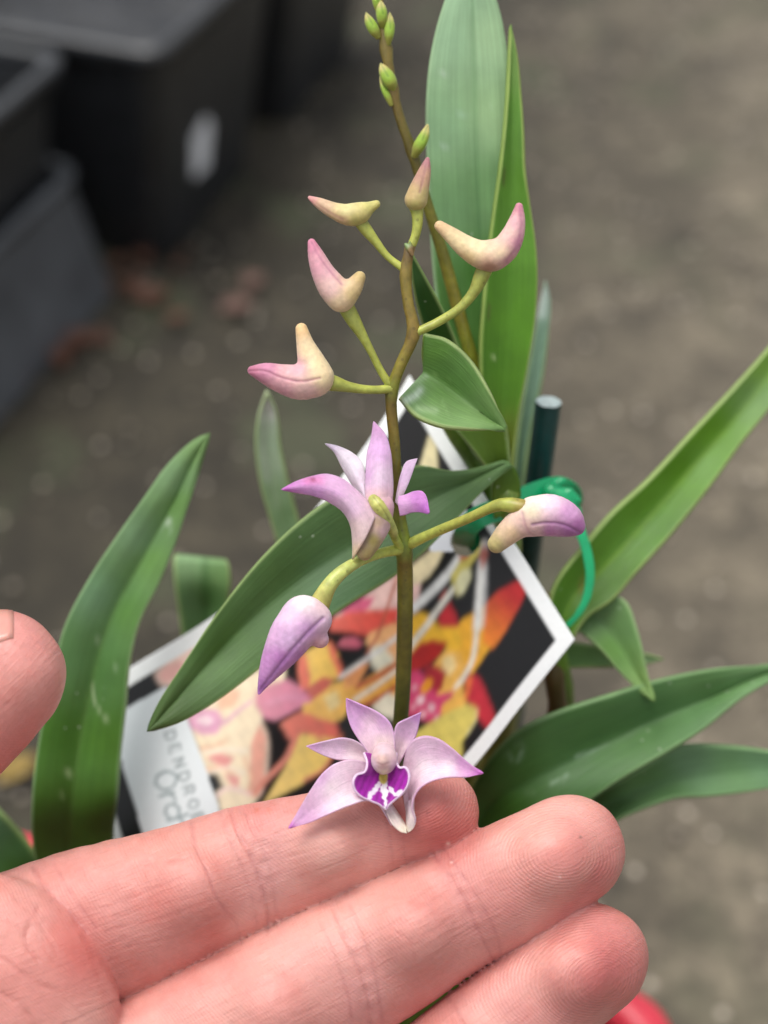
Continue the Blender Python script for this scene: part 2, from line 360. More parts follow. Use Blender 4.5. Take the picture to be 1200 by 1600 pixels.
# a second row of pots further back on the left fills the corner
cc2 = c+ey*(2*hp+0.010)
for i in range(2):
    cc = cc2+ex*(2*hp+0.012)*i
    p = square_pot('nursery_pot', cc[0], cc[1], rowang, hp-0.004, hp-0.004, HP, 0.021, 0.004, M_BLACK)
    tag(p, ['square black nursery pot left of the one with the white sticker', 'farthest left square black nursery pot of the back row'][i], 'plant pot', 'square black nursery pots in a row'); pots.append((p, cc))
def lumpy(cx, cy, ang, hx, z, n=36, amp=0.004, seed=0):
    r = np.random.default_rng(seed); g = np.linspace(-hx, hx, n); A, B = np.meshgrid(g, g, indexing='ij')
    Z = z+amp*(r.random((n, n))-0.5)+amp*np.sin(A*90+seed)*np.cos(B*70)*0.6; ca, sa = math.cos(ang), math.sin(ang)
    V = np.stack([cx+ca*A-sa*B, cy+sa*A+ca*B, Z], -1).reshape(-1, 3); I = np.arange(n*n).reshape(n, n)
    return V, np.stack([I[:-1, :-1], I[1:, :-1], I[1:, 1:], I[:-1, 1:]], -1).reshape(-1, 4)
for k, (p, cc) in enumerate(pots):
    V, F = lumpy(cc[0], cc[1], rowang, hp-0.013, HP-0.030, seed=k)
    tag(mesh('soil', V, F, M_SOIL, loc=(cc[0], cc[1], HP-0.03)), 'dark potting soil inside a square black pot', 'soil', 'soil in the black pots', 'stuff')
# white sticker on the flank of the first pot
p0, pc = pots[0]
def flank(s, z):     # point on the right flank, s along the row from the near corner
    T = 0.021*(1-z/HP); q = pc+ex*(s-hp)-ey*(hp-0.004-T+0.0012); return (q[0], q[1], z)
st = [flank(*q) for q in ((0.060, 0.040), (0.080, 0.038), (0.083, 0.066), (0.074, 0.076), (0.057, 0.069))]
inn = [(x-ey[0]*-0.0006, y-ey[1]*-0.0006, z) for x, y, z in st]
V = np.array(st+inn); n = len(st); F = [list(range(n)), [n+i for i in range(n)][::-1]]+[(i, (i+1) % n, n+(i+1) % n, n+i) for i in range(n)]
mesh('sticker', V, F, M_STICK, p0, closed=True, smooth=False)['label'] = 'white paper sticker'

# fallen leaves
def fallen(name, pos, L, W, rz, mat, curl, label, group, seed):
    r = np.random.default_rng(seed); n, m = 14, 7; V = []
    for i in range(n):
        u = i/(n-1); wd = W*math.sin(math.pi*min(max(u, 0.02), 0.98)**0.8)
        for j in range(m):
            v = j/(m-1)*2-1; x = (u-0.5)*L; y = v*wd/2; z = 0.003+curl*(v*v)*wd+curl*0.6*(u-0.5)**2*L+0.0012*r.random()
            V.append((pos[0]+x*math.cos(rz)-y*math.sin(rz), pos[1]+x*math.sin(rz)+y*math.cos(rz), pos[2]+z))
    I = np.arange(n*m).reshape(n, m); F = np.stack([I[:-1, :-1], I[1:, :-1], I[1:, 1:], I[:-1, 1:]], -1).reshape(-1, 4)
    o = mesh(name, V, F, mat, loc=pos); md = o.modifiers.new('thick', 'SOLIDIFY'); md.thickness = 0.0005; md.offset = 0
    return tag(o, label, 'fallen leaf', group)
fl = [(272, 372, .030, .019, .4, M_DRY, 'rusty brown fallen leaf, farthest back beside the black pots'),
      (222, 408, .028, .017, 2.1, M_DRY, 'rusty brown fallen leaf against the corner between two pots'),
      (186, 418, .022, .014, 1.2, M_DRY, 'small rusty fallen leaf tucked under the end of the grey tray'),
      (246, 472, .032, .020, .9, M_DRY, 'rusty brown fallen leaf on bare ground beside the tray corner'),
      (205, 452, .026, .016, 2.6, M_DRY, 'dark reddish fallen leaf close to the grey tray corner'),
      (128, 542, .036, .022, .2, M_DRY, 'rusty fallen leaf halfway along the foot of the grey tray'),
      (98, 566, .028, .018, 1.7, M_DRY, 'rusty fallen leaf lowest along the foot of the grey tray'),
      (398, 448, .026, .018, 1.0, M_DRYP, 'pale pinkish fallen leaf on open ground, upper of the two'),
      (372, 488, .032, .020, .3, M_DRYP, 'pale pinkish fallen leaf on open ground, lower of the two'),
      (278, 505, .022, .015, .6, M_DRY, 'small brown fallen leaf in front of the rusty ones')]
for k, (x, y, L, W, rz, mt, lb) in enumerate(fl):
    fallen('fallen_leaf', G(x, y), L*0.66, W*0.66, rz, mt, 0.28, lb, 'fallen leaves beside the pots', k)
rl = random.Random(5)
for k in range(14):
    x = rl.uniform(0, 1)**1.0; px_, py_ = 290-270*x+rl.uniform(-15, 60), 372+215*x+rl.uniform(-10, 45)
    fallen('leaf_fragment', G(px_, py_), rl.uniform(.006, .013), rl.uniform(.004, .009), rl.uniform(0, 3), rl.choice([M_DRY, M_DRY, M_DRYP]), 0.3, 'tiny brown crumb of dead leaf at the foot of the pots and tray', 'leaf fragments along the pots', 60+k)
fallen('fallen_leaf', G(30, 1212), 0.020, 0.014, 0.7, M_YEL, 0.35, 'golden yellow fallen leaf on the ground below the thumb', 'fallen leaves beside the pots', 33)
# loose grit
V = []; F = []
for k in range(520):
    x = random.uniform(-0.35, 0.5); y = random.uniform(0.15, 1.25)
    e = np.array([x, y])-np.array(G(200, 390)[:2]); 
    if e@ey > -0.01 and e@ex > -0.3: continue
    s = random.choice([0.0012, 0.0016, 0.002, 0.0032]); b = len(V)
    for dx, dy, dz in ((1, 0, 0), (0, 1, 0), (-1, 0, 0), (0, -1, 0), (0, 0, 1), (0, 0, -1)):
        q = s*random.uniform(0.7, 1.3); V.append((x+dx*q, y+dy*q, s*0.3+dz*q*0.7))
    for f in ((0, 1, 4), (1, 2, 4), (2, 3, 4), (3, 0, 4), (1, 0, 5), (2, 1, 5), (3, 2, 5), (0, 3, 5)): F.append([b+i for i in f])
tag(mesh('gravel', V, F, M_PEB), 'fine loose grit scattered on the ground', 'gravel', None, 'stuff')

# ------------------------------------------------------------------ red pot of the orchid
RH = 0.16
pr, plf = G(1066, 1558, RH)[:2], G(-60, 1272, RH)[:2]
pe = (pr-plf); pw = np.linalg.norm(pe); pe /= pw; pn = np.array([pe[1], -pe[0]])        # inward, towards the viewer
pc_ = (pr+plf)/2+pn*pw/2; pang = math.atan2(pe[1], pe[0])
redpot = square_pot('red_pot', pc_[0], pc_[1], pang, pw/2-0.005, pw/2-0.005, RH, 0.022, 0.0045, M_RED, rimh=0.016)
tag(redpot, 'red plastic pot holding the orchid, mostly hidden under the hand', 'plant pot')
V, F = lumpy(pc_[0], pc_[1], pang, pw/2-0.012, RH-0.022, n=40, amp=0.005, seed=50); V = list(map(tuple, V)); F = [list(f) for f in F]
for k in range(260):
    A = (random.random()-.5)*(pw-0.04); B = (random.random()-.5)*(pw-0.04); q0 = pc_+pe*A+pn*B; s = random.uniform(0.004, 0.009); b = len(V)
    R = np.array(Vector((random.random(), random.random(), random.random())).normalized())
    for dx, dy, dz in ((1, .6, .3), (-1, .6, .3), (-1, -.6, .3), (1, -.6, .3), (1, .5, -.3), (-1, .6, -.3), (-1, -.5, -.3), (1, -.6, -.3)):
        an = k*1.7; x = dx*s*math.cos(an)-dy*s*math.sin(an); y = dx*s*math.sin(an)+dy*s*math.cos(an)
        V.append((q0[0]+x, q0[1]+y, RH-0.017+dz*s+0.3*x*math.sin(k)+random.uniform(-.001, .001)))
    for f in ((0, 1, 2, 3), (7, 6, 5, 4), (0, 4, 5, 1), (1, 5, 6, 2), (2, 6, 7, 3), (3, 7, 4, 0)): F.append([b+i for i in f])
tag(mesh('potting_bark', V, F, M_BARK, loc=(pc_[0], pc_[1], RH-0.02), smooth=False), 'chopped bark mix filling the red pot', 'potting bark', None, 'stuff')

# ------------------------------------------------------------------ orchid plant
BASE = G(560, 1640, RH-0.018)
plant = empty('orchid_plant', BASE)
tag(plant, 'potted orchid with strappy green leaves and pink buds and flowers on an upright spike', 'orchid')
def px_of(W):
    d = np.atleast_2d(W)-CL; D = d@FW
    return np.column_stack([600+(d@RT)/D/KPX, 800-(d@UP)/D/KPX, (0.22-D)/SPX])
BPX = px_of(BASE)[0]

def tube(name, pts, mat, parent, cols, n=40, m=16, nodes=(), cap=True):
    """pts: x,y,z,r in plan units; cols: colour control points"""
    C = cr(pts, n); r = C[:, 3].copy()
    for (nx, ny, amt, wd) in nodes:
        d = np.hypot(C[:, 0]-nx, C[:, 1]-ny); r += amt*np.exp(-(d/wd)**2)
    T = np.gradient(C[:, :3], axis=0); T /= np.linalg.norm(T, axis=1)[:, None]+1e-9
    up = np.array([0, 0, 1.]); A = np.cross(T, up); A /= np.linalg.norm(A, axis=1)[:, None]+1e-9; B = np.cross(A, T)
    th = np.linspace(0, 2*math.pi, m, endpoint=False)
    V = [C[i, :3]+r[i]*(math.cos(a)*A[i]+math.sin(a)*B[i]) for i in range(n) for a in th]
    F = [(i*m+j, i*m+(j+1) % m, (i+1)*m+(j+1) % m, (i+1)*m+j) for i in range(n-1) for j in range(m)]
    V.append(C[0, :3]-T[0]*r[0]*0.5); V.append(C[-1, :3]+T[-1]*r[-1]*0.5); a0, a1 = n*m, n*m+1
    F += [(a0, (j+1) % m, j) for j in range(m)]+[(a1, (n-1)*m+j, (n-1)*m+(j+1) % m) for j in range(m)]
    V = np.array(V); col = idw(V, cols)
    for (nx, ny, amt, wd) in nodes:      # dry brown scar just under each joint
        d = V[:, 1]-(ny+wd*0.75); e = np.exp(-(d/2.2)**2)*(np.abs(V[:, 0]-nx) < 40)*(wd < 12); col = col*(1-0.45*e[:, None])+lin((70, 48, 26))*0.45*e[:, None]
    if name == 'flower_stem': col = col*np.array([0.86, 0.98, 0.9])
    return mesh(name, PW(V), F, mat, parent, col=col, closed=True)

def sdf_grid(chains, k, vox, pad=6):
    """chains: list of dicts pts (x,y,z,r) and zs flatten factor; smooth union k"""
    allp = np.concatenate([np.asarray(c, float) for c in chains])
    lo = (allp[:, :3]-allp[:, 3:4]).min(0)-pad; hi = (allp[:, :3]+allp[:, 3:4]).max(0)+pad
    n = np.ceil((hi-lo)/vox).astype(int)+1
    g = [lo[i]+vox*np.arange(n[i]) for i in range(3)]
    D = np.full(n, 1e3, np.float32)
    for c in chains:
        c = np.asarray(c, float); c = cr(c, max(4, 3*len(c))) if len(c) > 2 else c
        Dc = np.full(n, 1e3, np.float32)
        for a, b in zip(c[:-1], c[1:]):
            rr = max(a[3], b[3])+max(k, 0)+pad+vox*2
            sl = []
            for i in range(3):
                l = min(a[i], b[i])-rr; h = max(a[i], b[i])+rr
                s0 = int(np.clip((l-lo[i])/vox, 0, n[i]-1)); s1 = int(np.clip((h-lo[i])/vox+1, 1, n[i])); sl.append(slice(s0, s1))
            X = g[0][sl[0]][:, None, None]-a[0]; Y = g[1][sl[1]][None, :, None]-a[1]; Z = g[2][sl[2]][None, None, :]-a[2]
            ba = b[:3]-a[:3]; t = np.clip((X*ba[0]+Y*ba[1]+Z*ba[2])/(ba@ba+1e-9), 0, 1)
            d = np.sqrt((X-t*ba[0])**2+(Y-t*ba[1])**2+(Z-t*ba[2])**2)-(a[3]+t*(b[3]-a[3]))
            Dc[tuple(sl)] = np.minimum(Dc[tuple(sl)], d)
        D = smin(D, Dc, k)
    return D, lo, g
def vdb_mesh(D, lo, vox):
    gr = openvdb.FloatGrid(background=1000.0); gr.copyFromArray(D.astype(np.float32))
    pts, quads = gr.convertToQuads(0.0)
    return np.asarray(pts, float)*vox+lo, np.asarray(quads, int)
def lap(V, Fq, it=2, f=0.5):
    e = np.concatenate([Fq[:, [0, 1]], Fq[:, [1, 2]], Fq[:, [2, 3]], Fq[:, [3, 0]]]); e = np.concatenate([e, e[:, ::-1]])
    cnt = np.bincount(e[:, 0], minlength=len(V))[:, None]
    for _ in range(it):
        S = np.stack([np.bincount(e[:, 0], weights=V[e[:, 1], i], minlength=len(V)) for i in range(3)], 1)
        V = V+f*(S/np.maximum(cnt, 1)-V)
    return V
def vnorm(V, Fq):
    n = np.cross(V[Fq[:, 2]]-V[Fq[:, 0]], V[Fq[:, 3]]-V[Fq[:, 1]]); N_ = np.zeros_like(V)
    for i in range(4):
        for j in range(3): N_[:, j] += np.bincount(Fq[:, i], weights=n[:, j], minlength=len(V))
    return N_/(np.linalg.norm(N_, axis=1)[:, None]+1e-12)
def blob(name, chains, cols, parent, mat, k=6, vox=1.6, lines=(), z0=0.0):
    ch = [[(x, y, z+z0, r) for x, y, z, r in c] for c in chains]
    D, lo, g = sdf_grid(ch, k, vox); V, Q = vdb_mesh(D, lo, vox); V = lap(V, Q, 2, 0.5)
    col = idw(V, cols); Nn = vnorm(V, Q)
    c = np.mean(V, 0); s = np.sign(np.mean(np.sum(Nn*(V-c), 1))); Nn *= s
    for ln, wd, cc, dp in lines:
        d = polydist(V, cr([(x, y, 0) for x, y in ln], 24)); a = np.exp(-(d/wd)**2)*sstep(Nn[:, 2], 0.0, 0.3)
        col = col*(1-a[:, None]*0.55)+lin(cc)*a[:, None]*0.55; V = V-Nn*(a*dp)[:, None]
    if name == 'bud' and z0 >= 0.5:
        col = col*0.84+lin((236, 214, 200))*0.16; q = V*0.11; col = col*(1+0.05*np.sin(q[:, 0]*3.1+q[:, 1]*1.7)*np.sin(q[:, 1]*2.3-q[:, 2]*2.9))[:, None]
    return mesh(name, PW(V), Q, mat, parent, col=col, closed=True)

PINK, CREAM, YGR, OLIVE = (205, 125, 150), (228, 205, 165), (185, 185, 90), (150, 140, 60)
DPINK = (178, 80, 120); MAG = (176, 92, 178); LIL = (222, 180, 222); WHT = (240, 225, 232)
PED = (172, 178, 82); PEDW = (150, 150, 60)
def bud(chains, cols, ped, z, lines=(), pedcols=None, label=None, k=8):
    b = blob('bud', chains, cols, plant, M_PETAL, k=k, lines=lines, z0=z)
    if label: b['label'] = label
    tube('pedicel', ped, M_STEM, b, pedcols or [(ped[0][0], ped[0][1], (165, 170, 80)), (ped[-1][0], ped[-1][1], PED)], n=26, m=12)
    return b
# --- main spike
stemcols = [(622, 1120, (70, 74, 20)), (632, 1000, (92, 80, 22)), (632, 880, (112, 88, 28)), (620, 760, (104, 92, 32)), (612, 640, (120, 92, 40)), (625, 575, (140, 120, 48)), (645, 520, (145, 115, 55)), (637, 440, (150, 125, 60)), (640, 388, (125, 95, 60)), (600, 1500, (80, 85, 30)), (630, 856, (140, 148, 55)), (612, 606, (140, 135, 50))]
tube('flower_stem', [(BPX[0], BPX[1], BPX[2], 22), (585, 1500, -1150, 20), (600, 1340, -560, 16), (618, 1200, -260, 12), (628, 1100, -190, 12), (632, 1000, -150, 12.5), (633, 900, -115, 12.5), (631, 858, -100, 12), (622, 790, -82, 9.5), (617, 700, -62, 8.5), (612, 612, -40, 9), (626, 570, -30, 9), (646, 520, -20, 9.5), (637, 470, -14, 8.5), (634, 425, -8, 9), (641, 384, -2, 7)],
     M_STEM, plant, stemcols, n=150, m=18, nodes=[(630, 856, 3, 9), (612, 608, 2.5, 8), (645, 519, 2.5, 8), (634, 424, 2, 8), (640, 386, 2, 6)])['label'] = 'brownish olive spike carrying the open flowers'
# little scale where the stem ends
blob('bract', [[(634, 382, 4, 3), (640, 390, 4, 5), (644, 398, 3, 3)], [(640, 378, 6, 2), (643, 386, 5, 3)]], [(634, 382, (120, 150, 90)), (643, 392, (150, 120, 80))], plant, M_STEM, k=3, vox=1.2)
bud([[(484, 309, 0, 3.5), (500, 318, 0, 9), (522, 329, 0, 13), (546, 336, 0, 17), (562, 334, 0, 16)], [(556, 334, 0, 16), (574, 326, 0, 10.5), (588, 319, 0, 6.5)]],
    [(484, 309, (205, 130, 135)), (505, 320, (215, 180, 140)), (540, 328, (215, 205, 130)), (556, 345, (180, 172, 70)), (585, 320, (190, 185, 80)), (535, 345, (205, 170, 110))],
    [(564, 348, 0, 10), (573, 360, -2, 9.5), (588, 379, -6, 7), (606, 401, -10, 5.5), (632, 421, -10, 6.5)], 5, lines=[([(486, 309), (505, 326), (535, 343)], 2.5, (190, 130, 110), 0.6)], label='yellow-green bud with a pink tip, uppermost on the left')
bud([[(487, 379, 6, 6.5), (494, 400, 5, 13), (506, 428, 3, 18.5), (522, 452, 0, 23), (534, 465, 0, 21)], [(532, 466, 0, 20), (549, 452, 4, 16), (562, 433, 6, 9.5)]],
    [(487, 379, (205, 110, 150)), (495, 415, (218, 150, 170)), (515, 450, (232, 190, 185)), (530, 478, (222, 195, 150)), (563, 428, (190, 165, 90)), (552, 460, (205, 180, 115)), (512, 420, (222, 165, 178))],
    [(541, 480, -2, 13), (552, 500, -3, 11.5), (566, 524, -8, 8), (580, 550, -16, 6), (594, 578, -28, 6), (609, 602, -36, 6.5)], 8, lines=[([(486, 377), (500, 402), (520, 428), (534, 444)], 2.2, (170, 80, 125), 1.2)], label='pink two-horned bud, second down on the left')
bud([[(471, 514, 2, 9.5), (477, 538, 2, 14), (486, 564, 0, 21), (494, 588, 0, 27)], [(394, 579, 6, 7.5), (414, 583, 5, 16), (442, 592, 2, 23), (470, 597, 0, 28), (490, 592, 0, 29)]],
    [(392, 578, (178, 78, 125)), (415, 572, (196, 110, 155)), (440, 612, (214, 150, 165)), (465, 575, (222, 160, 175)), (480, 612, (224, 180, 175)), (505, 590, (232, 210, 160)), (470, 512, (228, 190, 125)), (482, 545, (235, 215, 165)), (497, 568, (238, 218, 165))],
    [(506, 596, -2, 15), (522, 599, -3, 12.5), (541, 604, -8, 9), (566, 608, -18, 7), (590, 609, -28, 6.5), (612, 607, -36, 7.5)], 8, lines=[([(388, 580), (412, 579), (440, 590), (470, 596), (500, 591)], 2.2, (165, 70, 115), 1.6)], label='plump pink bud with an upright cream horn, lowest on the left')
bud([[(668, 249, 0, 4), (664, 266, 0, 9.5), (656, 292, 0, 15), (650, 312, 0, 18)]],
    [(667, 250, (160, 85, 100)), (655, 275, (175, 120, 100)), (662, 280, (178, 135, 95)), (642, 300, (190, 160, 90)), (665, 305, (180, 165, 85)), (650, 322, (170, 160, 60))],
    [(650, 322, 0, 12), (652, 334, 0, 9.5), (652, 352, -1, 8), (649, 368, -2, 7), (643, 384, -3, 7)], 4, lines=[([(667, 250), (662, 275), (656, 300)], 2.2, (140, 70, 80), 0.8)], label='narrow upright bud at the very top of the spike')
bud([[(687, 353, 0, 8.5), (706, 368, 0, 13), (729, 386, 0, 18), (752, 398, 0, 22), (770, 400, 0, 23)], [(764, 400, 0, 23), (786, 391, 0, 22), (800, 370, 0, 18.5), (808, 345, 0, 13), (811, 323, 0, 6.5)]],
    [(686, 352, (215, 180, 125)), (710, 375, (228, 205, 150)), (745, 385, (235, 215, 165)), (730, 405, (215, 185, 120)), (765, 420, (165, 110, 80)), (780, 395, (235, 208, 170)), (792, 410, (205, 145, 145)), (812, 380, (196, 120, 150)), (795, 360, (226, 185, 175)), (811, 320, (196, 110, 135)), (806, 350, (222, 165, 175))],
    [(757, 420, -2, 13), (751, 434, -3, 12), (741, 455, -5, 9), (720, 480, -10, 7.5), (690, 500, -16, 7), (660, 515, -18, 7), (650, 519, -20, 7)], 6, lines=[([(812, 322), (815, 350), (808, 385), (792, 408)], 3.0, (180, 85, 140), 0.6)], label='large crescent-shaped cream and pink bud on the right')
bud([[(836, 806, 0, 31), (860, 805, 0, 33), (884, 812, 0, 27), (900, 822, 0, 15)], [(834, 808, 0, 28), (812, 818, 0, 23), (792, 834, 0, 19), (776, 850, 0, 14.5)]],
    [(905, 822, (160, 62, 160)), (890, 832, (160, 70, 160)), (890, 800, (208, 145, 205)), (860, 785, (235, 205, 230)), (840, 778, (240, 225, 215)), (830, 800, (238, 222, 190)), (835, 830, (222, 180, 180)), (860, 832, (185, 105, 175)), (800, 835, (218, 185, 140)), (772, 852, (172, 160, 80)), (820, 820, (225, 185, 175))],
    [(826, 796, 16, 14), (812, 792, 16, 13), (796, 789, 12, 12), (780, 789, 6, 10), (763, 795, -4, 8.5), (740, 806, -20, 8), (700, 823, -50, 8), (665, 838, -80, 8), (640, 850, -96, 9)], 8, lines=[([(832, 820), (855, 817), (880, 820), (905, 832)], 2.6, (140, 50, 150), 1.6), ([(815, 800), (825, 830), (845, 845)], 2.2, (205, 150, 165), 0.8)], label='magenta bud with a green spur in front of the green tie',
    pedcols=[(820, 792, (150, 130, 60)), (790, 788, (160, 165, 75)), (640, 850, (185, 192, 90))])
bud([[(478, 962, 0, 31), (460, 985, 2, 35), (442, 1014, 2, 29), (423, 1045, 2, 18), (408, 1075, 0, 6), (405, 1083, 0, 3)], [(470, 962, 0, 30), (494, 968, 0, 25)], [(488, 985, -4, 22), (500, 999, -6, 14)]],
    [(404, 1082, (150, 66, 170)), (415, 1030, (190, 118, 195)), (440, 1030, (178, 95, 185)), (425, 990, (215, 165, 215)), (450, 960, (228, 195, 228)), (478, 940, (240, 225, 228)), (505, 950, (228, 195, 205)), (480, 985, (205, 150, 210)), (500, 1010, (205, 150, 160)), (515, 975, (222, 185, 215)), (470, 1030, (172, 92, 180)), (450, 1000, (216, 172, 222))],
    [(497, 948, 4, 17), (504, 934, 6, 15), (513, 917, 8, 12.5), (528, 899, 4, 11), (548, 884, -8, 9.5), (575, 871, -40, 8), (605, 862, -75, 8), (630, 858, -98, 9)], 20, lines=[([(405, 1082), (428, 1052), (455, 1018), (485, 985), (505, 966)], 3.2, (142, 62, 165), 2.2)], label='drooping lilac bud lowest on the spike, at the left',
    pedcols=[(500, 945, (170, 165, 90)), (530, 898, (182, 190, 105)), (630, 858, (180, 188, 88))])

# --- second spike behind, with small green buds
s2 = [(592, -25, -150, 5), (596, 30, -150, 6.5), (603, 75, -155, 8), (612, 130, -160, 7.5), (625, 185, -170, 7.5), (645, 240, -185, 8), (668, 320, -210, 8.5), (690, 390, -240, 9.5), (712, 470, -275, 10), (735, 552, -310, 10.5), (765, 640, -370, 14), (790, 760, -470, 16), (760, 1100, -900, 20), (640, 1500, BPX[2]+80, 22), (BPX[0]+30, BPX[1], BPX[2], 22)]
tube('flower_stem', s2, M_STEM, plant, [(603, 70, (118, 98, 45)), (615, 140, (120, 95, 45)), (640, 230, (105, 88, 35)), (680, 350, (120, 110, 40)), (715, 480, (140, 125, 45)), (735, 550, (150, 145, 50)), (780, 800, (110, 120, 40))], n=120, m=14, nodes=[(604, 75, 3, 8), (614, 135, 3, 8), (648, 235, 3, 9)])['label'] = 'thinner spike behind, topped with tiny green buds'
GB = [((104+0, 160, 40))]
def gbud(pts, lb):
    c = np.array(pts, float); x0, y0 = c[0][:2]; x1, y1 = c[-1][:2]
    blob('bud', [pts], [(x0, y0, (205, 190, 120)), ((x0+x1)/2, (y0+y1)/2, (150, 185, 60)), (x1, y1, (150, 150, 60))], plant, M_PETAL, k=2, vox=1.3, lines=[([(x0, y0), ((x0+x1)/2+2, (y0+y1)/2)], 1.8, (95, 125, 35), 0.6)])['label'] = lb
gbud([(572, 20, -145, 1.5), (577, 33, -145, 7.5), (584, 46, -146, 9), (590, 57, -148, 5)], 'tiny green bud at the tip of the rear spike, left')
gbud([(609, 20, -145, 1.5), (609, 36, -145, 7.5), (608, 52, -145, 8), (607, 68, -148, 4)], 'tiny green bud at the tip of the rear spike, right')
gbud([(595, 2, -140, 2), (596, 16, -140, 8.5), (597, 30, -142, 8), (598, 40, -146, 5)], 'tiny green bud at the tip of the rear spike, centre')
gbud([(587, -12, -146, 3), (588, -2, -146, 7), (589, 8, -147, 6), (590, 16, -148, 4)], 'topmost tiny green bud of the rear spike')
gbud([(595, 100, -152, 2), (601, 112, -152, 9), (609, 126, -153, 11), (614, 138, -156, 6)], 'small rounded green bud midway up the rear spike')
gbud([(594, 120, -158, 1.5), (599, 136, -158, 5), (606, 150, -159, 6), (611, 163, -160, 4)], 'slim green bud under the rounded one on the rear spike')
gbud([(668, 196, -170, 2.5), (663, 212, -170, 8), (655, 228, -172, 9.5), (648, 242, -178, 6)], 'green bud standing right of the rear spike')

# --- ribbons: leaves, petals
def ribbon(name, L, Mi, R, cols, parent, mat, ma=0.75, nu=60, nv=20, th=7.0, bulge=0.0, margin=None, midc=None, midw=0.05, lines=(), wav=0.0, sharp=0.35, paint=None, zskew=0.0):
    A, B, C = cr(L, nu), cr(Mi, nu), cr(R, nu); vs = np.linspace(-1, 1, nv)
    V = np.zeros((nu, nv, 3)); U = np.zeros((nu, nv, 2))
    for j, v in enumerate(vs):
        av = math.sqrt(v*v+0.0)
        avs = (math.sqrt(v*v+sharp**2)-sharp)/(math.sqrt(1+sharp**2)-sharp)       # rounded fold
        e = A if v < 0 else C
        # linear part keeps edges and mid exact; rounding only affects depth
        p = B+(e-B)*av; p[:, 2] = B[:, 2]+(e[:, 2]-B[:, 2])*avs
        p[:, 2] += bulge*(math.sin(math.pi*av) if sharp < 0.5 else 1-av*av)
        if wav: p[:, 2] += wav*np.sin(np.linspace(0, 9, nu)+v)*av
        V[:, j] = p; U[:, j, 0] = np.linspace(0, 1, nu); U[:, j, 1] = (v+1)/2
    P = V.reshape(-1, 3); col = idw(P, cols); vv = np.abs(U.reshape(-1, 2)[:, 1]*2-1)
    if margin is not None:
        a = sstep(vv, 0.93, 0.995)[:, None]*ma; col = col*(1-a)+lin(margin)*a
    if midc is not None:
        a = np.exp(-(vv/midw)**2)[:, None]*0.7; col = col*(1-a)+lin(midc)*a
    for ln, wd, cc, al in lines:
        a = np.exp(-(polydist(P, ln)/wd)**2)[:, None]*al; col = col*(1-a)+lin(cc)*a
    if mat is M_PETAL: col = np.clip(col*np.array([1.03, 1.01, 0.95]), 0, 1)
    if paint is not None: col = paint(P, col, U.reshape(-1, 2))
    I = np.arange(nu*nv).reshape(nu, nv); F = np.stack([I[:-1, :-1], I[1:, :-1], I[1:, 1:], I[:-1, 1:]], -1).reshape(-1, 4)
    o = mesh(name, PW(P), F, mat, parent, col=col, uv=U.reshape(-1, 2), merge=2e-6)
    md = o.modifiers.new('thickness', 'SOLIDIFY'); md.thickness = th*SPX; md.offset = 0; return o
def z(l, *zs):
    """give a list of (x,y) points their depths, linearly spread over the given stops"""
    t = np.linspace(0, 1, len(l)); return [(x, y, float(np.interp(q, np.linspace(0, 1, len(zs)), zs))) for (x, y), q in zip(l, t)]
def leaf(L, Mi, R, cols, label, **kw):
    kw.setdefault('margin', (165, 190, 120)); o = ribbon('leaf', L, Mi, R, cols, plant, M_LEAF, **kw); o['label'] = label; return o
# long leaf crossing behind the spike, tip lower left
leaf(z([(232, 1141), (250, 1098), (285, 1040), (340, 957), (410, 870), (480, 805), (545, 762), (610, 735), (655, 727), (705, 736), (745, 733), (786, 722)], -175, -190, -205, -230, -255),
     z([(232, 1141), (275, 1092), (330, 1032), (400, 962), (470, 905), (545, 855), (610, 818), (665, 785), (715, 760), (752, 742), (775, 730), (792, 722)], -175, -215, -235, -250, -262),
     z([(232, 1141), (282, 1127), (345, 1091), (415, 1038), (480, 990), (545, 945), (610, 905), (660, 865), (710, 815), (750, 772), (778, 745), (800, 727)], -175, -195, -212, -228, -262),
     [(240, 1130, (70, 98, 45)), (330, 1000, (62, 96, 36)), (430, 880, (70, 102, 48)), (560, 790, (84, 116, 66)), (360, 1060, (88, 120, 68)), (520, 930, (82, 118, 74)), (640, 850, (78, 112, 66)), (680, 770, (92, 126, 76)), (760, 735, (100, 135, 78)), (600, 770, (88, 122, 70))],
     'long dark green leaf crossing behind the spike with its tip over the label', nu=90, nv=26, th=8, bulge=6, midc=(45, 78, 26), midw=0.035)
ribbon('leaf', z([(786, 722), (800, 727), (810, 745), (812, 775)], -262, -275, -300), z([(782, 728), (790, 745), (793, 765), (792, 800)], -262, -300), z([(778, 735), (770, 752), (768, 775), (772, 810)], -262, -300), [(790, 730, (88, 125, 40)), (790, 790, (98, 130, 40))], plant, M_LEAF, nu=16, nv=10, th=10)['label'] = 'short folded base of the leaf beside the stake'
# cane joining the leaf to the pot
def cane(pts, cols, lb):
    o = tube('cane', pts, M_STEM, plant, cols, n=60, m=14, nodes=[(p[0], p[1], 4, 18) for p in pts[1:-1]]); o['label'] = lb
cane([(793, 770, -290, 18), (790, 850, -420, 22), (800, 1000, -620, 22), (770, 1200, -900, 24), (BPX[0]+60, BPX[1], BPX[2], 26)], [(793, 770, (110, 135, 50)), (790, 1000, (120, 125, 60))], 'green cane behind the label')
cane([(850, 930, -430, 12), (858, 1000, -450, 13), (866, 1060, -470, 13), (872, 1120, -520, 14), (860, 1300, -760, 16), (BPX[0]+110, BPX[1]-40, BPX[2], 18)], [(860, 1000, (95, 85, 40)), (868, 1080, (88, 72, 38)), (860, 1300, (80, 85, 40))], 'thin brown cane right of the label')
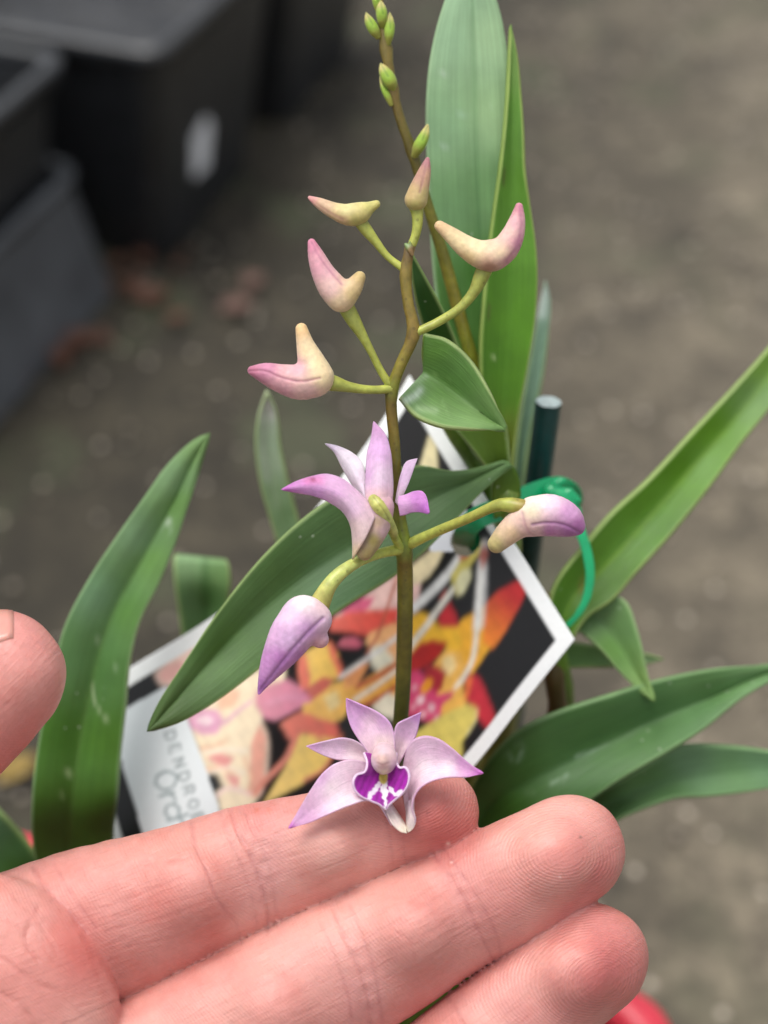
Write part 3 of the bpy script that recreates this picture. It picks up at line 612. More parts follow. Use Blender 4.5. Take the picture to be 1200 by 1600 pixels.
# tall pale leaf, the sheen on its upper part painted into the colours
leaf(z([(735, -62), (706, -22), (686, 30), (672, 90), (666, 150), (666, 230), (670, 320), (676, 420), (688, 520), (705, 610), (735, 700), (765, 735)], -230, -250, -300, -330),
     z([(735, -62), (738, 0), (740, 80), (742, 150), (744, 230), (747, 300), (751, 380), (755, 460), (760, 540), (765, 610), (772, 690), (780, 740)], -230, -275, -320, -345),
     z([(735, -62), (765, -20), (780, 20), (791, 80), (797, 140), (800, 220), (800, 300), (798, 400), (796, 500), (792, 600), (790, 680), (788, 740)], -230, -262, -300, -330),
     [(700, 60, (162, 198, 156)), (715, 0, (166, 202, 160)), (770, 60, (172, 206, 158)), (690, 200, (146, 184, 138)), (770, 180, (160, 194, 142)), (700, 330, (122, 164, 110)), (770, 300, (124, 168, 108)), (700, 480, (84, 130, 60)), (740, 600, (80, 130, 40)), (760, 700, (90, 120, 35)), (755, 420, (78, 128, 52))],
     'tall broad pale green leaf rising out of the top of the frame', nu=80, nv=26, th=9, bulge=5, margin=(175, 205, 160), midc=(84, 128, 78), midw=0.045,
     lines=[([(683, 117), (702, 113)], 1.6, (205, 225, 200), 0.55), ([(706, 184), (722, 178), (732, 178)], 1.6, (190, 220, 195), 0.5), ([(690, 228), (698, 228)], 1.8, (200, 222, 200), 0.5), ([(685, 325), (693, 327)], 1.6, (190, 215, 180), 0.5), ([(768, 165), (774, 160)], 1.5, (200, 222, 190), 0.5)])
leaf(z([(798, 38), (795, 90), (792, 150), (787, 210), (780, 270), (771, 330), (762, 400), (755, 470), (750, 540), (752, 610), (762, 670), (777, 728)], -235, -240, -262, -310),
     z([(798, 38), (800, 95), (800, 160), (800, 220), (800, 280), (801, 350), (800, 420), (797, 490), (793, 560), (788, 620), (786, 680), (788, 735)], -235, -258, -290, -325),
     z([(798, 38), (808, 85), (814, 150), (818, 210), (820, 265), (828, 320), (837, 380), (840, 430), (836, 500), (825, 570), (812, 640), (799, 735)], -235, -245, -280, -310),
     [(800, 80, (120, 158, 78)), (805, 200, (100, 148, 58)), (805, 300, (96, 146, 48)), (825, 380, (104, 156, 56)), (775, 430, (84, 134, 34)), (815, 500, (90, 142, 34)), (770, 560, (78, 126, 28)), (800, 600, (82, 130, 28)), (775, 700, (100, 122, 34)), (795, 700, (104, 120, 38))],
     'tall bright green leaf folded against the pale one', nu=80, nv=22, th=8, margin=(168, 190, 105), midc=(88, 138, 40), midw=0.05,
     lines=[([(786, 262), (784, 290)], 2.2, (92, 82, 48), 0.7), ([(763, 478), (760, 500)], 2.2, (96, 88, 50), 0.6), ([(764, 560), (772, 558)], 1.5, (190, 210, 150), 0.5)])
# small dark leaf behind the spike
leaf(z([(641, 392), (645, 440), (655, 490), (672, 540), (700, 600)], -60, -120, -200, -300), z([(641, 392), (655, 450), (675, 500), (700, 550), (725, 610)], -60, -140, -230, -310), z([(641, 392), (668, 440), (692, 485), (715, 540), (750, 620)], -60, -120, -200, -300),
     [(645, 410, (90, 140, 80)), (670, 470, (48, 100, 36)), (700, 560, (52, 104, 34))], 'small narrow dark green leaf behind the upper spike', nu=40, nv=12, th=7)
# pale leaf edge behind the tall leaves
leaf(z([(852, 438), (842, 480), (833, 530), (822, 590), (812, 650), (804, 720), (800, 800)], -640, -700), z([(852, 438), (850, 490), (843, 540), (832, 600), (822, 660), (813, 720), (808, 800)], -640, -715), z([(852, 438), (859, 470), (856, 530), (846, 600), (833, 660), (822, 725), (816, 800)], -640, -700),
     [(852, 450, (150, 180, 158)), (845, 560, (132, 165, 138)), (820, 700, (118, 150, 122))], 'pale blurred leaf directly behind the tall pair', nu=40, nv=12, lines=[([(850, 455), (846, 490)], 7, (225, 238, 230), 0.8)])
# small heart-shaped folded leaf
leaf(z([(664, 521), (698, 530), (733, 560), (760, 602), (780, 642), (789, 669)], -95, -70, -60, -85), z([(662, 583), (688, 597), (715, 617), (742, 638), (768, 657), (789, 670)], -120, -105, -90, -85), z([(624, 622), (648, 650), (688, 667), (725, 671), (760, 672), (789, 671)], -70, -60, -60, -85),
     [(680, 540, (98, 142, 62)), (720, 590, (104, 148, 74)), (765, 640, (120, 158, 90)), (640, 615, (112, 148, 92)), (690, 640, (112, 150, 84)), (745, 660, (126, 162, 98)), (700, 605, (92, 136, 58))],
     'small folded heart-shaped leaf right of the spike', nu=50, nv=24, th=8, bulge=7, margin=(190, 208, 140),
     lines=[([(628, 630), (648, 620), (655, 612)], 6, (205, 222, 205), 0.75), ([(640, 605), (665, 590)], 5, (165, 190, 155), 0.5), ([(652, 640), (668, 642), (680, 644)], 5, (180, 205, 160), 0.5), ([(672, 583), (690, 585), (705, 595)], 2, (150, 185, 110), 0.5), ([(690, 630), (700, 650)], 2, (150, 185, 120), 0.4), ([(670, 536), (676, 538)], 1.3, (200, 220, 180), 0.7)])
tube('leaf_stalk', [(664, 524, -97, 3), (668, 560, -150, 9), (700, 660, -300, 12), (760, 760, -420, 14), (775, 850, -480, 16)], M_STEM, plant, [(664, 540, (130, 160, 60)), (760, 760, (95, 130, 45))], n=30)
# two extra sheathing leaves filling the joint below the heart leaf
leaf(z([(712, 672), (728, 690), (748, 715), (765, 740), (775, 780)], -270, -300), z([(755, 668), (760, 690), (772, 715), (780, 740), (785, 780)], -280, -310), z([(791, 664), (794, 685), (796, 710), (797, 735), (797, 780)], -270, -300),
     [(730, 690, (96, 128, 40)), (780, 690, (92, 122, 30)), (780, 730, (80, 108, 28))], 'short olive sheath below the heart-shaped leaf', nu=26, nv=14, th=8)
leaf(z([(688, 668), (700, 700), (712, 740), (730, 790)], -460, -480), z([(712, 668), (722, 700), (735, 740), (750, 790)], -470, -490), z([(738, 668), (748, 700), (758, 740), (770, 790)], -460, -480),
     [(700, 680, (84, 118, 50)), (735, 720, (52, 92, 44))], 'dark green leaf base behind the label top', nu=20, nv=12)
# big leaf at the left
leaf(z([(326, 679), (300, 693), (262, 728), (228, 774), (185, 834), (139, 904), (102, 975), (80, 1060), (60, 1160), (50, 1250), (54, 1338), (90, 1450), (170, 1600)], -400, -405, -410, -430, -640),
     z([(326, 679), (300, 728), (275, 780), (248, 830), (218, 885), (185, 945), (160, 1010), (142, 1080), (125, 1165), (114, 1250), (110, 1330), (140, 1450), (210, 1600)], -400, -430, -440, -455, -670),
     z([(326, 679), (316, 712), (300, 770), (278, 838), (250, 908), (218, 972), (202, 1042), (197, 1105), (189, 1175), (184, 1245), (178, 1310), (190, 1440), (250, 1600)], -400, -405, -410, -430, -640),
     [(318, 695, (118, 152, 92)), (270, 750, (122, 156, 108)), (290, 790, (108, 148, 80)), (215, 840, (116, 150, 108)), (245, 880, (104, 145, 76)), (150, 930, (108, 146, 106)), (205, 960, (88, 130, 62)), (110, 1030, (88, 130, 76)), (170, 1060, (82, 125, 62)), (90, 1150, (68, 114, 38)), (165, 1150, (72, 116, 36)), (80, 1300, (74, 114, 44)), (150, 1280, (70, 108, 38))],
     'broad upright green leaf at the left, behind the thumb', nu=90, nv=26, th=9, bulge=9, margin=(150, 185, 130), midc=(86, 124, 58), midw=0.06,
     lines=[([(147, 1070), (150, 1095), (158, 1112), (170, 1125)], 2.0, (185, 205, 160), 0.6), ([(258, 822), (266, 815), (270, 826)], 3, (205, 222, 200), 0.7), ([(104, 1208), (108, 1206)], 4, (170, 195, 140), 0.7), ([(94, 1243), (98, 1238)], 3, (150, 180, 120), 0.6), ([(148, 1002), (155, 996)], 3, (175, 200, 160), 0.6), ([(183, 1042), (187, 1040)], 2, (175, 200, 160), 0.6)])
# bent leaf stub far behind
leaf(z([(284, 880), (272, 868), (272, 900), (280, 960), (290, 1030), (300, 1150)], -780, -740, -800, -860), z([(322, 884), (322, 872), (322, 905), (322, 960), (322, 1030), (325, 1150)], -790, -755, -830, -880), z([(348, 886), (355, 876), (360, 905), (354, 960), (346, 1030), (345, 1150)], -780, -745, -800, -860),
     [(290, 885, (140, 175, 125)), (290, 940, (110, 150, 100)), (325, 930, (78, 120, 62)), (350, 900, (118, 155, 95)), (310, 1000, (105, 145, 95))], 'short blurred leaf behind the upper left edge of the label', nu=40, nv=16, midc=(60, 100, 50), midw=0.1)
# variegated pointed leaf
leaf(z([(417, 612), (404, 650), (400, 700), (408, 760), (425, 820), (450, 900)], -560, -640, -720), z([(417, 612), (420, 650), (421, 700), (432, 765), (448, 825), (470, 900)], -570, -655, -740), z([(417, 612), (432, 645), (438, 700), (452, 760), (468, 820), (490, 900)], -560, -640, -720),
     [(417, 625, (248, 248, 240)), (408, 690, (196, 218, 186)), (430, 700, (190, 214, 180)), (425, 780, (160, 190, 145)), (450, 800, (140, 175, 125))], 'slim pale-streaked pointed leaf left of the open flowers', nu=50, nv=14,
     lines=[([(414, 640), (410, 700), (416, 750)], 5, (205, 218, 198), 0.6), ([(428, 660), (434, 730)], 3, (185, 205, 175), 0.4), ([(420, 710), (432, 790)], 2.5, (190, 210, 180), 0.4)])
tube('leaf_stalk', [(470, 890, -730, 18), (500, 1200, -1000, 20), (BPX[0]-40, BPX[1], BPX[2], 22)], M_STEM, plant, [(470, 900, (95, 130, 70))], n=24)
tube('leaf_stalk', [(322, 1140, -870, 16), (380, 1400, -1150, 18), (BPX[0]-70, BPX[1], BPX[2], 22)], M_STEM, plant, [(470, 900, (95, 130, 70))], n=24)
tube('leaf_stalk', [(210, 1590, -655, 24), (330, 1750, -1100, 22), (BPX[0]-90, BPX[1]+40, BPX[2], 22)], M_STEM, plant, [(470, 900, (80, 115, 45))], n=24)
# right side leaves
leaf(z([(1310, 400), (1262, 465), (1200, 545), (1149, 603), (1081, 676), (1012, 750), (954, 803), (912, 852), (866, 915), (850, 1000)], -560, -500, -440, -420), z([(1310, 400), (1270, 490), (1210, 575), (1142, 662), (1075, 738), (1014, 810), (964, 866), (925, 905), (892, 938), (866, 1010)], -560, -520, -465, -440), z([(1310, 400), (1280, 520), (1205, 634), (1159, 691), (1110, 759), (1051, 832), (993, 896), (954, 940), (920, 962), (880, 1020)], -560, -500, -440, -420),
     [(1200, 560, (118, 158, 62)), (1100, 670, (98, 146, 34)), (1000, 780, (92, 140, 34)), (900, 890, (84, 130, 30)), (1190, 630, (120, 158, 88)), (1110, 740, (104, 148, 62)), (1030, 830, (88, 132, 48)), (960, 920, (76, 116, 34)), (1060, 730, (88, 136, 22))],
     'long bright green leaf rising to the right edge', nu=80, nv=22, th=9, margin=(168, 190, 115), midc=(122, 160, 40), midw=0.05, lines=[([(906, 905), (908, 925)], 4, (140, 110, 60), 0.5)])
leaf(z([(1022, 1094), (1009, 1040), (996, 985), (975, 937), (930, 930), (890, 950)], -420, -440, -450, -470), z([(1022, 1094), (998, 1057), (966, 1006), (934, 965), (905, 955), (880, 965)], -420, -460, -480, -490), z([(1022, 1094), (1000, 1080), (968, 1050), (935, 1012), (902, 985), (876, 975)], -420, -440, -450, -470),
     [(1015, 1075, (128, 162, 92)), (980, 980, (112, 152, 92)), (940, 960, (120, 156, 100)), (950, 1020, (104, 146, 72)), (900, 970, (108, 145, 86))], 'short pointed leaf just right of the label corner', nu=50, nv=18, bulge=4, margin=(170, 200, 140), midc=(78, 122, 52), midw=0.05)
leaf(z([(1038, 1030), (1010, 1022), (955, 1012), (905, 1005), (870, 1000)], -560, -520, -480), z([(1038, 1030), (1008, 1030), (955, 1027), (905, 1025), (868, 1025)], -560, -530, -490), z([(1038, 1030), (1008, 1038), (955, 1042), (905, 1043), (866, 1044)], -560, -520, -480),
     [(1030, 1030, (128, 158, 110)), (950, 1020, (128, 165, 100)), (890, 1040, (110, 150, 80))], 'pale thin leaf behind the short pointed one', nu=40, nv=12)
leaf(z([(1300, 1030), (1200, 1038), (1110, 1046), (1022, 1064), (954, 1085), (866, 1113), (808, 1142), (765, 1185), (735, 1240), (700, 1330)], -520, -460, -400, -420, -520), z([(1300, 1030), (1200, 1052), (1110, 1090), (1012, 1130), (915, 1177), (860, 1203), (817, 1224), (785, 1240), (755, 1275), (720, 1360)], -520, -490, -435, -450, -540), z([(1300, 1030), (1225, 1055), (1159, 1091), (1100, 1138), (1037, 1178), (964, 1221), (905, 1262), (850, 1300), (800, 1330), (740, 1400)], -520, -460, -400, -420, -520),
     [(1190, 1045, (108, 145, 92)), (1100, 1070, (88, 126, 72)), (1000, 1095, (78, 118, 66)), (880, 1140, (68, 108, 54)), (790, 1200, (62, 102, 44)), (1100, 1120, (88, 128, 76)), (1000, 1170, (78, 118, 62)), (900, 1220, (72, 114, 58)), (800, 1270, (60, 102, 36)), (1180, 1075, (110, 150, 95))],
     'wide dark green leaf reaching right from behind the fingers', nu=90, nv=26, th=9, bulge=8, margin=(140, 175, 120), midc=(48, 82, 42), midw=0.035,
     lines=[([(808, 1158), (816, 1170), (811, 1186)], 3, (150, 178, 150), 0.5), ([(900, 1182), (912, 1178), (930, 1172)], 3, (160, 188, 160), 0.5), ([(790, 1175), (800, 1185)], 4, (125, 155, 120), 0.4), ([(860, 1224), (878, 1220), (886, 1212)], 3, (160, 188, 158), 0.55), ([(935, 1168), (950, 1160)], 2, (165, 190, 160), 0.4), ([(825, 1235), (832, 1240)], 3, (150, 178, 140), 0.4)])
leaf(z([(1330, 1200), (1200, 1173), (1134, 1165), (1061, 1166), (1012, 1193), (965, 1222), (920, 1250), (850, 1320)], -520, -500, -480, -560), z([(1330, 1200), (1200, 1199), (1110, 1208), (1037, 1222), (990, 1238), (949, 1256), (910, 1285), (860, 1350)], -520, -520, -500, -580), z([(1330, 1200), (1200, 1232), (1110, 1244), (1055, 1247), (1012, 1261), (964, 1282), (920, 1315), (870, 1380)], -520, -500, -480, -560),
     [(1190, 1185, (104, 142, 100)), (1080, 1185, (108, 144, 104)), (1000, 1220, (88, 126, 72)), (1150, 1225, (104, 144, 92)), (1040, 1240, (92, 132, 78)), (960, 1265, (60, 98, 46))],
     'green leaf lowest on the right, under the wide dark one', nu=60, nv=18, th=9, margin=(140, 175, 120), midc=(78, 116, 70), midw=0.06, lines=[([(1010, 1185), (1016, 1181)], 3, (170, 195, 170), 0.6)])
leaf(z([(-130, 1130), (-60, 1205), (0, 1266), (28, 1296), (56, 1332), (110, 1420), (180, 1560)], -650, -600, -640, -800), z([(-130, 1130), (-85, 1235), (-40, 1305), (-5, 1345), (30, 1390), (90, 1470), (170, 1600)], -650, -625, -660, -820), z([(-130, 1130), (-110, 1260), (-75, 1340), (-35, 1390), (5, 1430), (70, 1510), (160, 1630)], -650, -600, -640, -800),
     [(0, 1290, (86, 124, 86)), (30, 1320, (70, 108, 62)), (-40, 1300, (90, 125, 85)), (30, 1360, (60, 98, 40))], 'dull green leaf in the lower left corner above the palm', nu=50, nv=16)
tube('leaf_stalk', [(865, 1010, -440, 18), (880, 1100, -560, 18), (820, 1350, -900, 20), (BPX[0]+90, BPX[1], BPX[2], 22)], M_STEM, plant, [(865, 1010, (100, 135, 40))], n=30)
tube('leaf_stalk', [(730, 1370, -535, 24), (690, 1500, -900, 22), (BPX[0]+40, BPX[1], BPX[2], 22)], M_STEM, plant, [(865, 1010, (90, 125, 40))], n=24)
tube('leaf_stalk', [(862, 1355, -575, 20), (760, 1500, -950, 20), (BPX[0]+80, BPX[1]+10, BPX[2], 22)], M_STEM, plant, [(865, 1010, (90, 125, 40))], n=24)
tube('leaf_stalk', [(168, 1600, -815, 18), (330, 1700, -1150, 20), (BPX[0]-90, BPX[1]+20, BPX[2], 22)], M_STEM, plant, [(865, 1010, (90, 125, 40))], n=24)

# ------------------------------------------------------------------ flowers
def petal(name, L, Mi, R, cols, fl, label=None, **kw):
    o = ribbon(name, L, Mi, R, cols, fl, M_PETAL, **{**dict(nu=50, nv=22, th=2.4, sharp=0.9, ma=0.4), **kw})
    if label: o['label'] = label
    return o
# open flower seen from behind
f2 = empty('flower', np.array(PW([(585, 785, 0)])[0])-rootloc(plant), plant); f2['label'] = 'open lilac flower seen from behind, halfway up the spike'
Q = 10
petal('sepal', z([(584, 659), (580, 685), (574, 708), (572, 738), (571, 765), (572, 785)], -30, -20, -10, 5), z([(584, 659), (592, 690), (592, 715), (592, 742), (592, 768), (592, 788)], -30, -10, 5, 10), z([(584, 659), (602, 679), (610, 705), (613, 738), (614, 765), (612, 787)], -30, -20, -15, -5),
      [(584, 665, (208, 158, 210)), (592, 700, (215, 170, 222)), (592, 745, (228, 200, 228)), (592, 780, (232, 190, 200)), (575, 740, (215, 172, 220))], f2, bulge=2)
petal('petal', z([(508, 693), (527, 697), (551, 708), (565, 722), (571, 746), (574, 778)], -50, -30, -10), z([(508, 693), (526, 703), (545, 722), (556, 740), (565, 760), (572, 782)], -50, -20, 0), z([(508, 693), (522, 706), (534, 729), (546, 750), (558, 768), (570, 785)], -50, -35, -10),
      [(510, 694, (225, 205, 235)), (545, 720, (232, 218, 238)), (565, 760, (228, 208, 232))], f2)
petal('petal', z([(652, 716), (634, 722), (626, 742), (621, 765), (618, 785)], -60, -30), z([(652, 716), (639, 735), (632, 752), (625, 770), (620, 787)], -60, -40, -25), z([(652, 716), (643, 742), (636, 760), (629, 775), (622, 790)], -60, -40, -30),
      [(652, 717, (222, 190, 228)), (635, 745, (218, 185, 225)), (622, 780, (228, 200, 228))], f2, nu=30, nv=14)
petal('sepal', z([(440, 765), (462, 753), (486, 745), (510, 741), (534, 748), (553, 762), (572, 780), (590, 800)], 40, 15, 5, 5, 8), z([(440, 765), (464, 761), (490, 759), (515, 764), (535, 777), (552, 796), (565, 818), (572, 840)], 40, 30, 25, 22, 20), z([(440, 765), (465, 770), (491, 775), (517, 786), (537, 801), (548, 822), (551, 848), (551, 874)], 40, 25, 12, 5, 0),
      [(442, 765, (196, 110, 200)), (480, 752, (205, 138, 205)), (490, 770, (212, 155, 218)), (520, 760, (222, 175, 220)), (545, 790, (226, 190, 222)), (555, 830, (228, 200, 205)), (556, 868, (222, 195, 165))], f2, bulge=3,
      lines=[([(488, 750), (490, 751)], 3.5, (90, 25, 60), 0.95), ([(480, 751), (500, 752)], 8, (205, 110, 160), 0.5), ([(455, 762), (500, 760), (545, 778)], 2, (208, 158, 210), 0.5)])
petal('sepal', z([(622, 776), (634, 773), (647, 768), (660, 768), (667, 778), (671, 801)], -10, -8, 6, 26), z([(622, 788), (634, 787), (645, 784), (654, 785), (662, 790), (670, 802)], -6, 0, 10, 28), z([(625, 806), (634, 804), (642, 801), (652, 800), (660, 801), (669, 803)], -10, -8, 6, 26),
      [(668, 795, (175, 100, 190)), (655, 778, (196, 130, 205)), (630, 790, (215, 165, 218))], f2, nu=30)
blob('spur', [[(592, 792, -8, 24), (588, 815, -10, 24), (580, 840, -8, 19), (570, 862, -4, 14)]], [(575, 800, (228, 195, 215)), (600, 800, (220, 170, 185)), (560, 840, (226, 200, 200)), (583, 845, (165, 150, 85)), (575, 865, (170, 150, 95)), (603, 830, (215, 180, 185)), (590, 815, (205, 175, 150))], f2, M_PETAL, k=6)
blob('ovary', [[(584, 781, 8, 9), (590, 789, 14, 11), (600, 802, 8, 9.5), (609, 818, -12, 8), (615, 832, -40, 7.5)]], [(583, 780, (188, 190, 105)), (595, 795, (178, 178, 95)), (605, 812, (188, 196, 115))], f2, M_STEM, k=3, lines=[([(584, 777), (598, 795), (608, 812)], 1.5, (130, 120, 60), 0.8)])
tube('pedicel', [(603, 808, -2, 8.5), (611, 824, -25, 8), (617, 840, -60, 6.5), (625, 856, -90, 7)], M_STEM, f2, [(602, 806, (186, 192, 110)), (622, 850, (170, 182, 85))], n=20)
# open flower facing the viewer, lying on the forefinger
f1 = empty('flower', np.array(PW([(600, 1200, 30)])[0])-rootloc(plant), plant); f1['label'] = 'open pale pink flower with a purple lip, resting on the forefinger'
PP = (226, 196, 216); PE = (200, 140, 210)
petal('sepal', z([(541, 1091), (542, 1112), (549, 1136), (561, 1156), (574, 1175), (585, 1192)], 10, 15, 20, 15), z([(541, 1091), (558, 1112), (575, 1132), (586, 1152), (593, 1170), (599, 1192)], 10, 0, 5, 5), z([(541, 1091), (567, 1102), (592, 1114), (608, 1128), (616, 1148), (617, 1190)], 10, 15, 20, 15),
      [(541, 1092, (196, 140, 200)), (560, 1105, (208, 160, 212)), (548, 1130, (210, 165, 215)), (580, 1130, (224, 190, 216)), (600, 1125, (212, 170, 215)), (595, 1165, (232, 212, 214)), (575, 1160, (226, 196, 216))], f1, margin=(198, 140, 208))
petal('petal', z([(478, 1166), (508, 1158), (536, 1153), (556, 1158), (574, 1172), (590, 1190)], 45, 30, 20, 10), z([(478, 1166), (510, 1168), (538, 1172), (558, 1176), (574, 1184), (590, 1194)], 45, 22, 8, 5), z([(478, 1166), (500, 1178), (526, 1187), (550, 1188), (572, 1193), (590, 1200)], 45, 30, 22, 10),
      [(478, 1166, (210, 160, 212)), (520, 1165, (222, 190, 220)), (560, 1175, (228, 205, 218))], f1, nu=40, margin=(205, 158, 212))
petal('petal', z([(658, 1113), (638, 1122), (620, 1132), (616, 1150), (617, 1172), (612, 1192)], 35, 20, 10), z([(658, 1113), (644, 1130), (634, 1145), (629, 1160), (625, 1175), (617, 1194)], 35, 10, 3), z([(658, 1113), (655, 1130), (649, 1152), (638, 1168), (631, 1180), (622, 1196)], 35, 20, 8),
      [(657, 1115, (200, 145, 212)), (640, 1140, (216, 178, 216)), (625, 1170, (226, 200, 216))], f1, nu=36, nv=16, margin=(200, 150, 210))
petal('sepal', z([(451, 1294), (464, 1270), (484, 1236), (506, 1206), (528, 1191), (553, 1187), (572, 1194), (592, 1205)], 62, 64, 48, 30, 10), z([(451, 1294), (482, 1268), (510, 1245), (535, 1228), (556, 1220), (574, 1220), (588, 1224), (598, 1232)], 62, 58, 40, 22, 6), z([(451, 1294), (482, 1286), (512, 1273), (546, 1259), (574, 1251), (592, 1258), (602, 1272), (612, 1290)], 62, 72, 62, 48, 30),
      [(451, 1293, (196, 112, 196)), (466, 1278, (216, 170, 214)), (480, 1245, (218, 178, 212)), (520, 1230, (232, 210, 226)), (550, 1205, (226, 198, 218)), (545, 1250, (230, 208, 224)), (580, 1215, (225, 195, 216)), (595, 1250, (226, 205, 212)), (500, 1215, (212, 172, 214))], f1, nu=70, nv=28, bulge=3, margin=(206, 150, 204))
petal('sepal', z([(755, 1208), (730, 1190), (706, 1169), (684, 1154), (662, 1150), (643, 1158), (635, 1174), (630, 1200), (628, 1225)], 52, 54, 46, 32, 8), z([(755, 1208), (732, 1202), (708, 1192), (684, 1188), (662, 1192), (648, 1204), (640, 1218), (636, 1240), (634, 1265)], 52, 45, 34, 22, 14), z([(755, 1208), (732, 1214), (700, 1215), (674, 1221), (656, 1232), (647, 1246), (644, 1264), (649, 1284), (638, 1299)], 52, 60, 58, 52, 40),
      [(754, 1208, (200, 110, 200)), (725, 1190, (212, 156, 210)), (700, 1172, (218, 176, 212)), (700, 1198, (230, 205, 224)), (665, 1165, (222, 186, 216)), (660, 1200, (230, 208, 222)), (640, 1190, (222, 190, 212)), (650, 1235, (224, 190, 212)), (645, 1280, (230, 212, 216))], f1, nu=70, nv=28, bulge=3, margin=(206, 142, 206))
# the two sepal bases fold down into a chin with a hollow between
petal('chin', z([(598, 1256), (604, 1270), (613, 1288), (626, 1300), (636, 1302)], 36, 44, 42), z([(604, 1256), (613, 1268), (621, 1281), (629, 1291), (635, 1297)], 26, 34, 38), z([(610, 1254), (620, 1268), (628, 1280), (633, 1288), (636, 1292)], 14, 24, 32),
      [(600, 1258, (226, 200, 214)), (615, 1280, (232, 214, 214)), (632, 1300, (234, 220, 205))], f1, nu=30, nv=14, bulge=4)
petal('chin', z([(634, 1256), (635, 1268), (635, 1280), (635, 1290), (636, 1298)], 16, 26, 32), z([(640, 1250), (641, 1266), (642, 1280), (640, 1291), (637, 1299)], 34, 42, 38), z([(647, 1248), (647, 1264), (650, 1282), (646, 1294), (638, 1301)], 40, 44, 42),
      [(645, 1255, (226, 195, 212)), (645, 1285, (230, 208, 212)), (638, 1300, (232, 218, 205))], f1, nu=30, nv=14, bulge=3)
petal('throat', z([(603, 1248), (612, 1262), (622, 1276), (631, 1290)], 2, 6, 14), z([(620, 1244), (624, 1258), (629, 1274), (633, 1290)], -4, 2, 12), z([(640, 1244), (640, 1258), (638, 1274), (635, 1290)], 4, 10, 14),
      [(620, 1250, (168, 158, 84)), (632, 1275, (196, 190, 118)), (634, 1290, (150, 140, 60))], f1, nu=24, nv=12)
LIPL = [(568, 1176), (573, 1192), (569, 1206), (556, 1211), (551, 1222), (554, 1235), (564, 1245), (580, 1252), (594, 1258), (602, 1266)]
LIPR = [(620, 1176), (620, 1190), (625, 1199), (634, 1199), (640, 1209), (638, 1226), (629, 1240), (617, 1250), (608, 1258), (604, 1266)]
def lippaint(P, col, U):
    X, Y = P[:, 0], P[:, 1]; v = np.abs(U[:, 1]*2-1)
    n = np.sin(Y*0.41+X*0.33)*1.5+np.sin(Y*0.83-X*0.37+1)*0.9
    c = np.tile(lin((168, 20, 168)), (len(P), 1)); c = c*(0.9+0.25*np.sin(X*0.6+Y*0.25)[:, None]*0.6)
    def mix(a, cc): nonlocal c; a = np.clip(a, 0, 1)[:, None]; c = c*(1-a)+lin(cc)*a
    cx = np.interp(Y, [1190, 1215, 1240, 1266], [599, 600, 601, 603]); wd = np.interp(Y, [1205, 1222, 1236, 1250, 1266], [8, 5.0, 6.5, 3.8, 2.6])
    mix(1-sstep(np.abs(X-cx)+n*0.8, wd-1.5, wd+1.5), (244, 238, 244))
    for ln, w_ in (([(592, 1226), (584, 1236), (577, 1242)], 3.6), ([(577, 1242), (576, 1250)], 3.0), ([(610, 1232), (618, 1242), (624, 1240)], 2.8), ([(622, 1241), (627, 1237)], 3.2)):
        mix((1-sstep(polydist(P, ln)+n*0.5, w_-1, w_+1.2))*1.0, (240, 228, 242))
    mix((1-sstep(np.hypot((X-599)/8.5, (Y-1215)/12), 0.75, 1.1)), (232, 222, 110))
    mix(sstep(v, 0.945, 0.99), (234, 205, 232))
    return c
petal('lip', z(LIPL, 30, 58, 68, 66, 62, 58), z([(598, 1182), (599, 1198), (600, 1212), (601, 1226), (601, 1238), (602, 1250), (603, 1258), (603, 1266)], 0, 12, 28, 42, 50, 58), z(LIPR, 30, 54, 66, 66, 62, 58), [(600, 1220, (140, 30, 175))], f1, nu=90, nv=90, th=3.5, paint=lippaint, sharp=0.15, bulge=0)['label'] = 'purple lip with a white and yellow centre'
blob('column', [[(600, 1177, 30, 18), (600, 1189, 46, 20), (599, 1198, 52, 12.5)], [(598, 1184, 60, 8.5), (598, 1190, 62, 8)]], [(600, 1172, (226, 196, 205)), (597, 1186, (226, 190, 180)), (582, 1195, (222, 190, 205)), (618, 1195, (216, 178, 196)), (600, 1210, (225, 200, 165)), (598, 1198, (208, 168, 165))], f1, M_PETAL, k=6, vox=1.2,
     lines=[([(590, 1192), (598, 1196), (607, 1192)], 1.6, (196, 150, 150), 0.8)])
tube('pedicel', [(602, 1205, 0, 9), (612, 1180, -60, 8), (622, 1160, -120, 7), (627, 1146, -174, 7)], M_STEM, f1, [(602, 1206, (150, 155, 70)), (622, 1150, (95, 92, 35))], n=20)

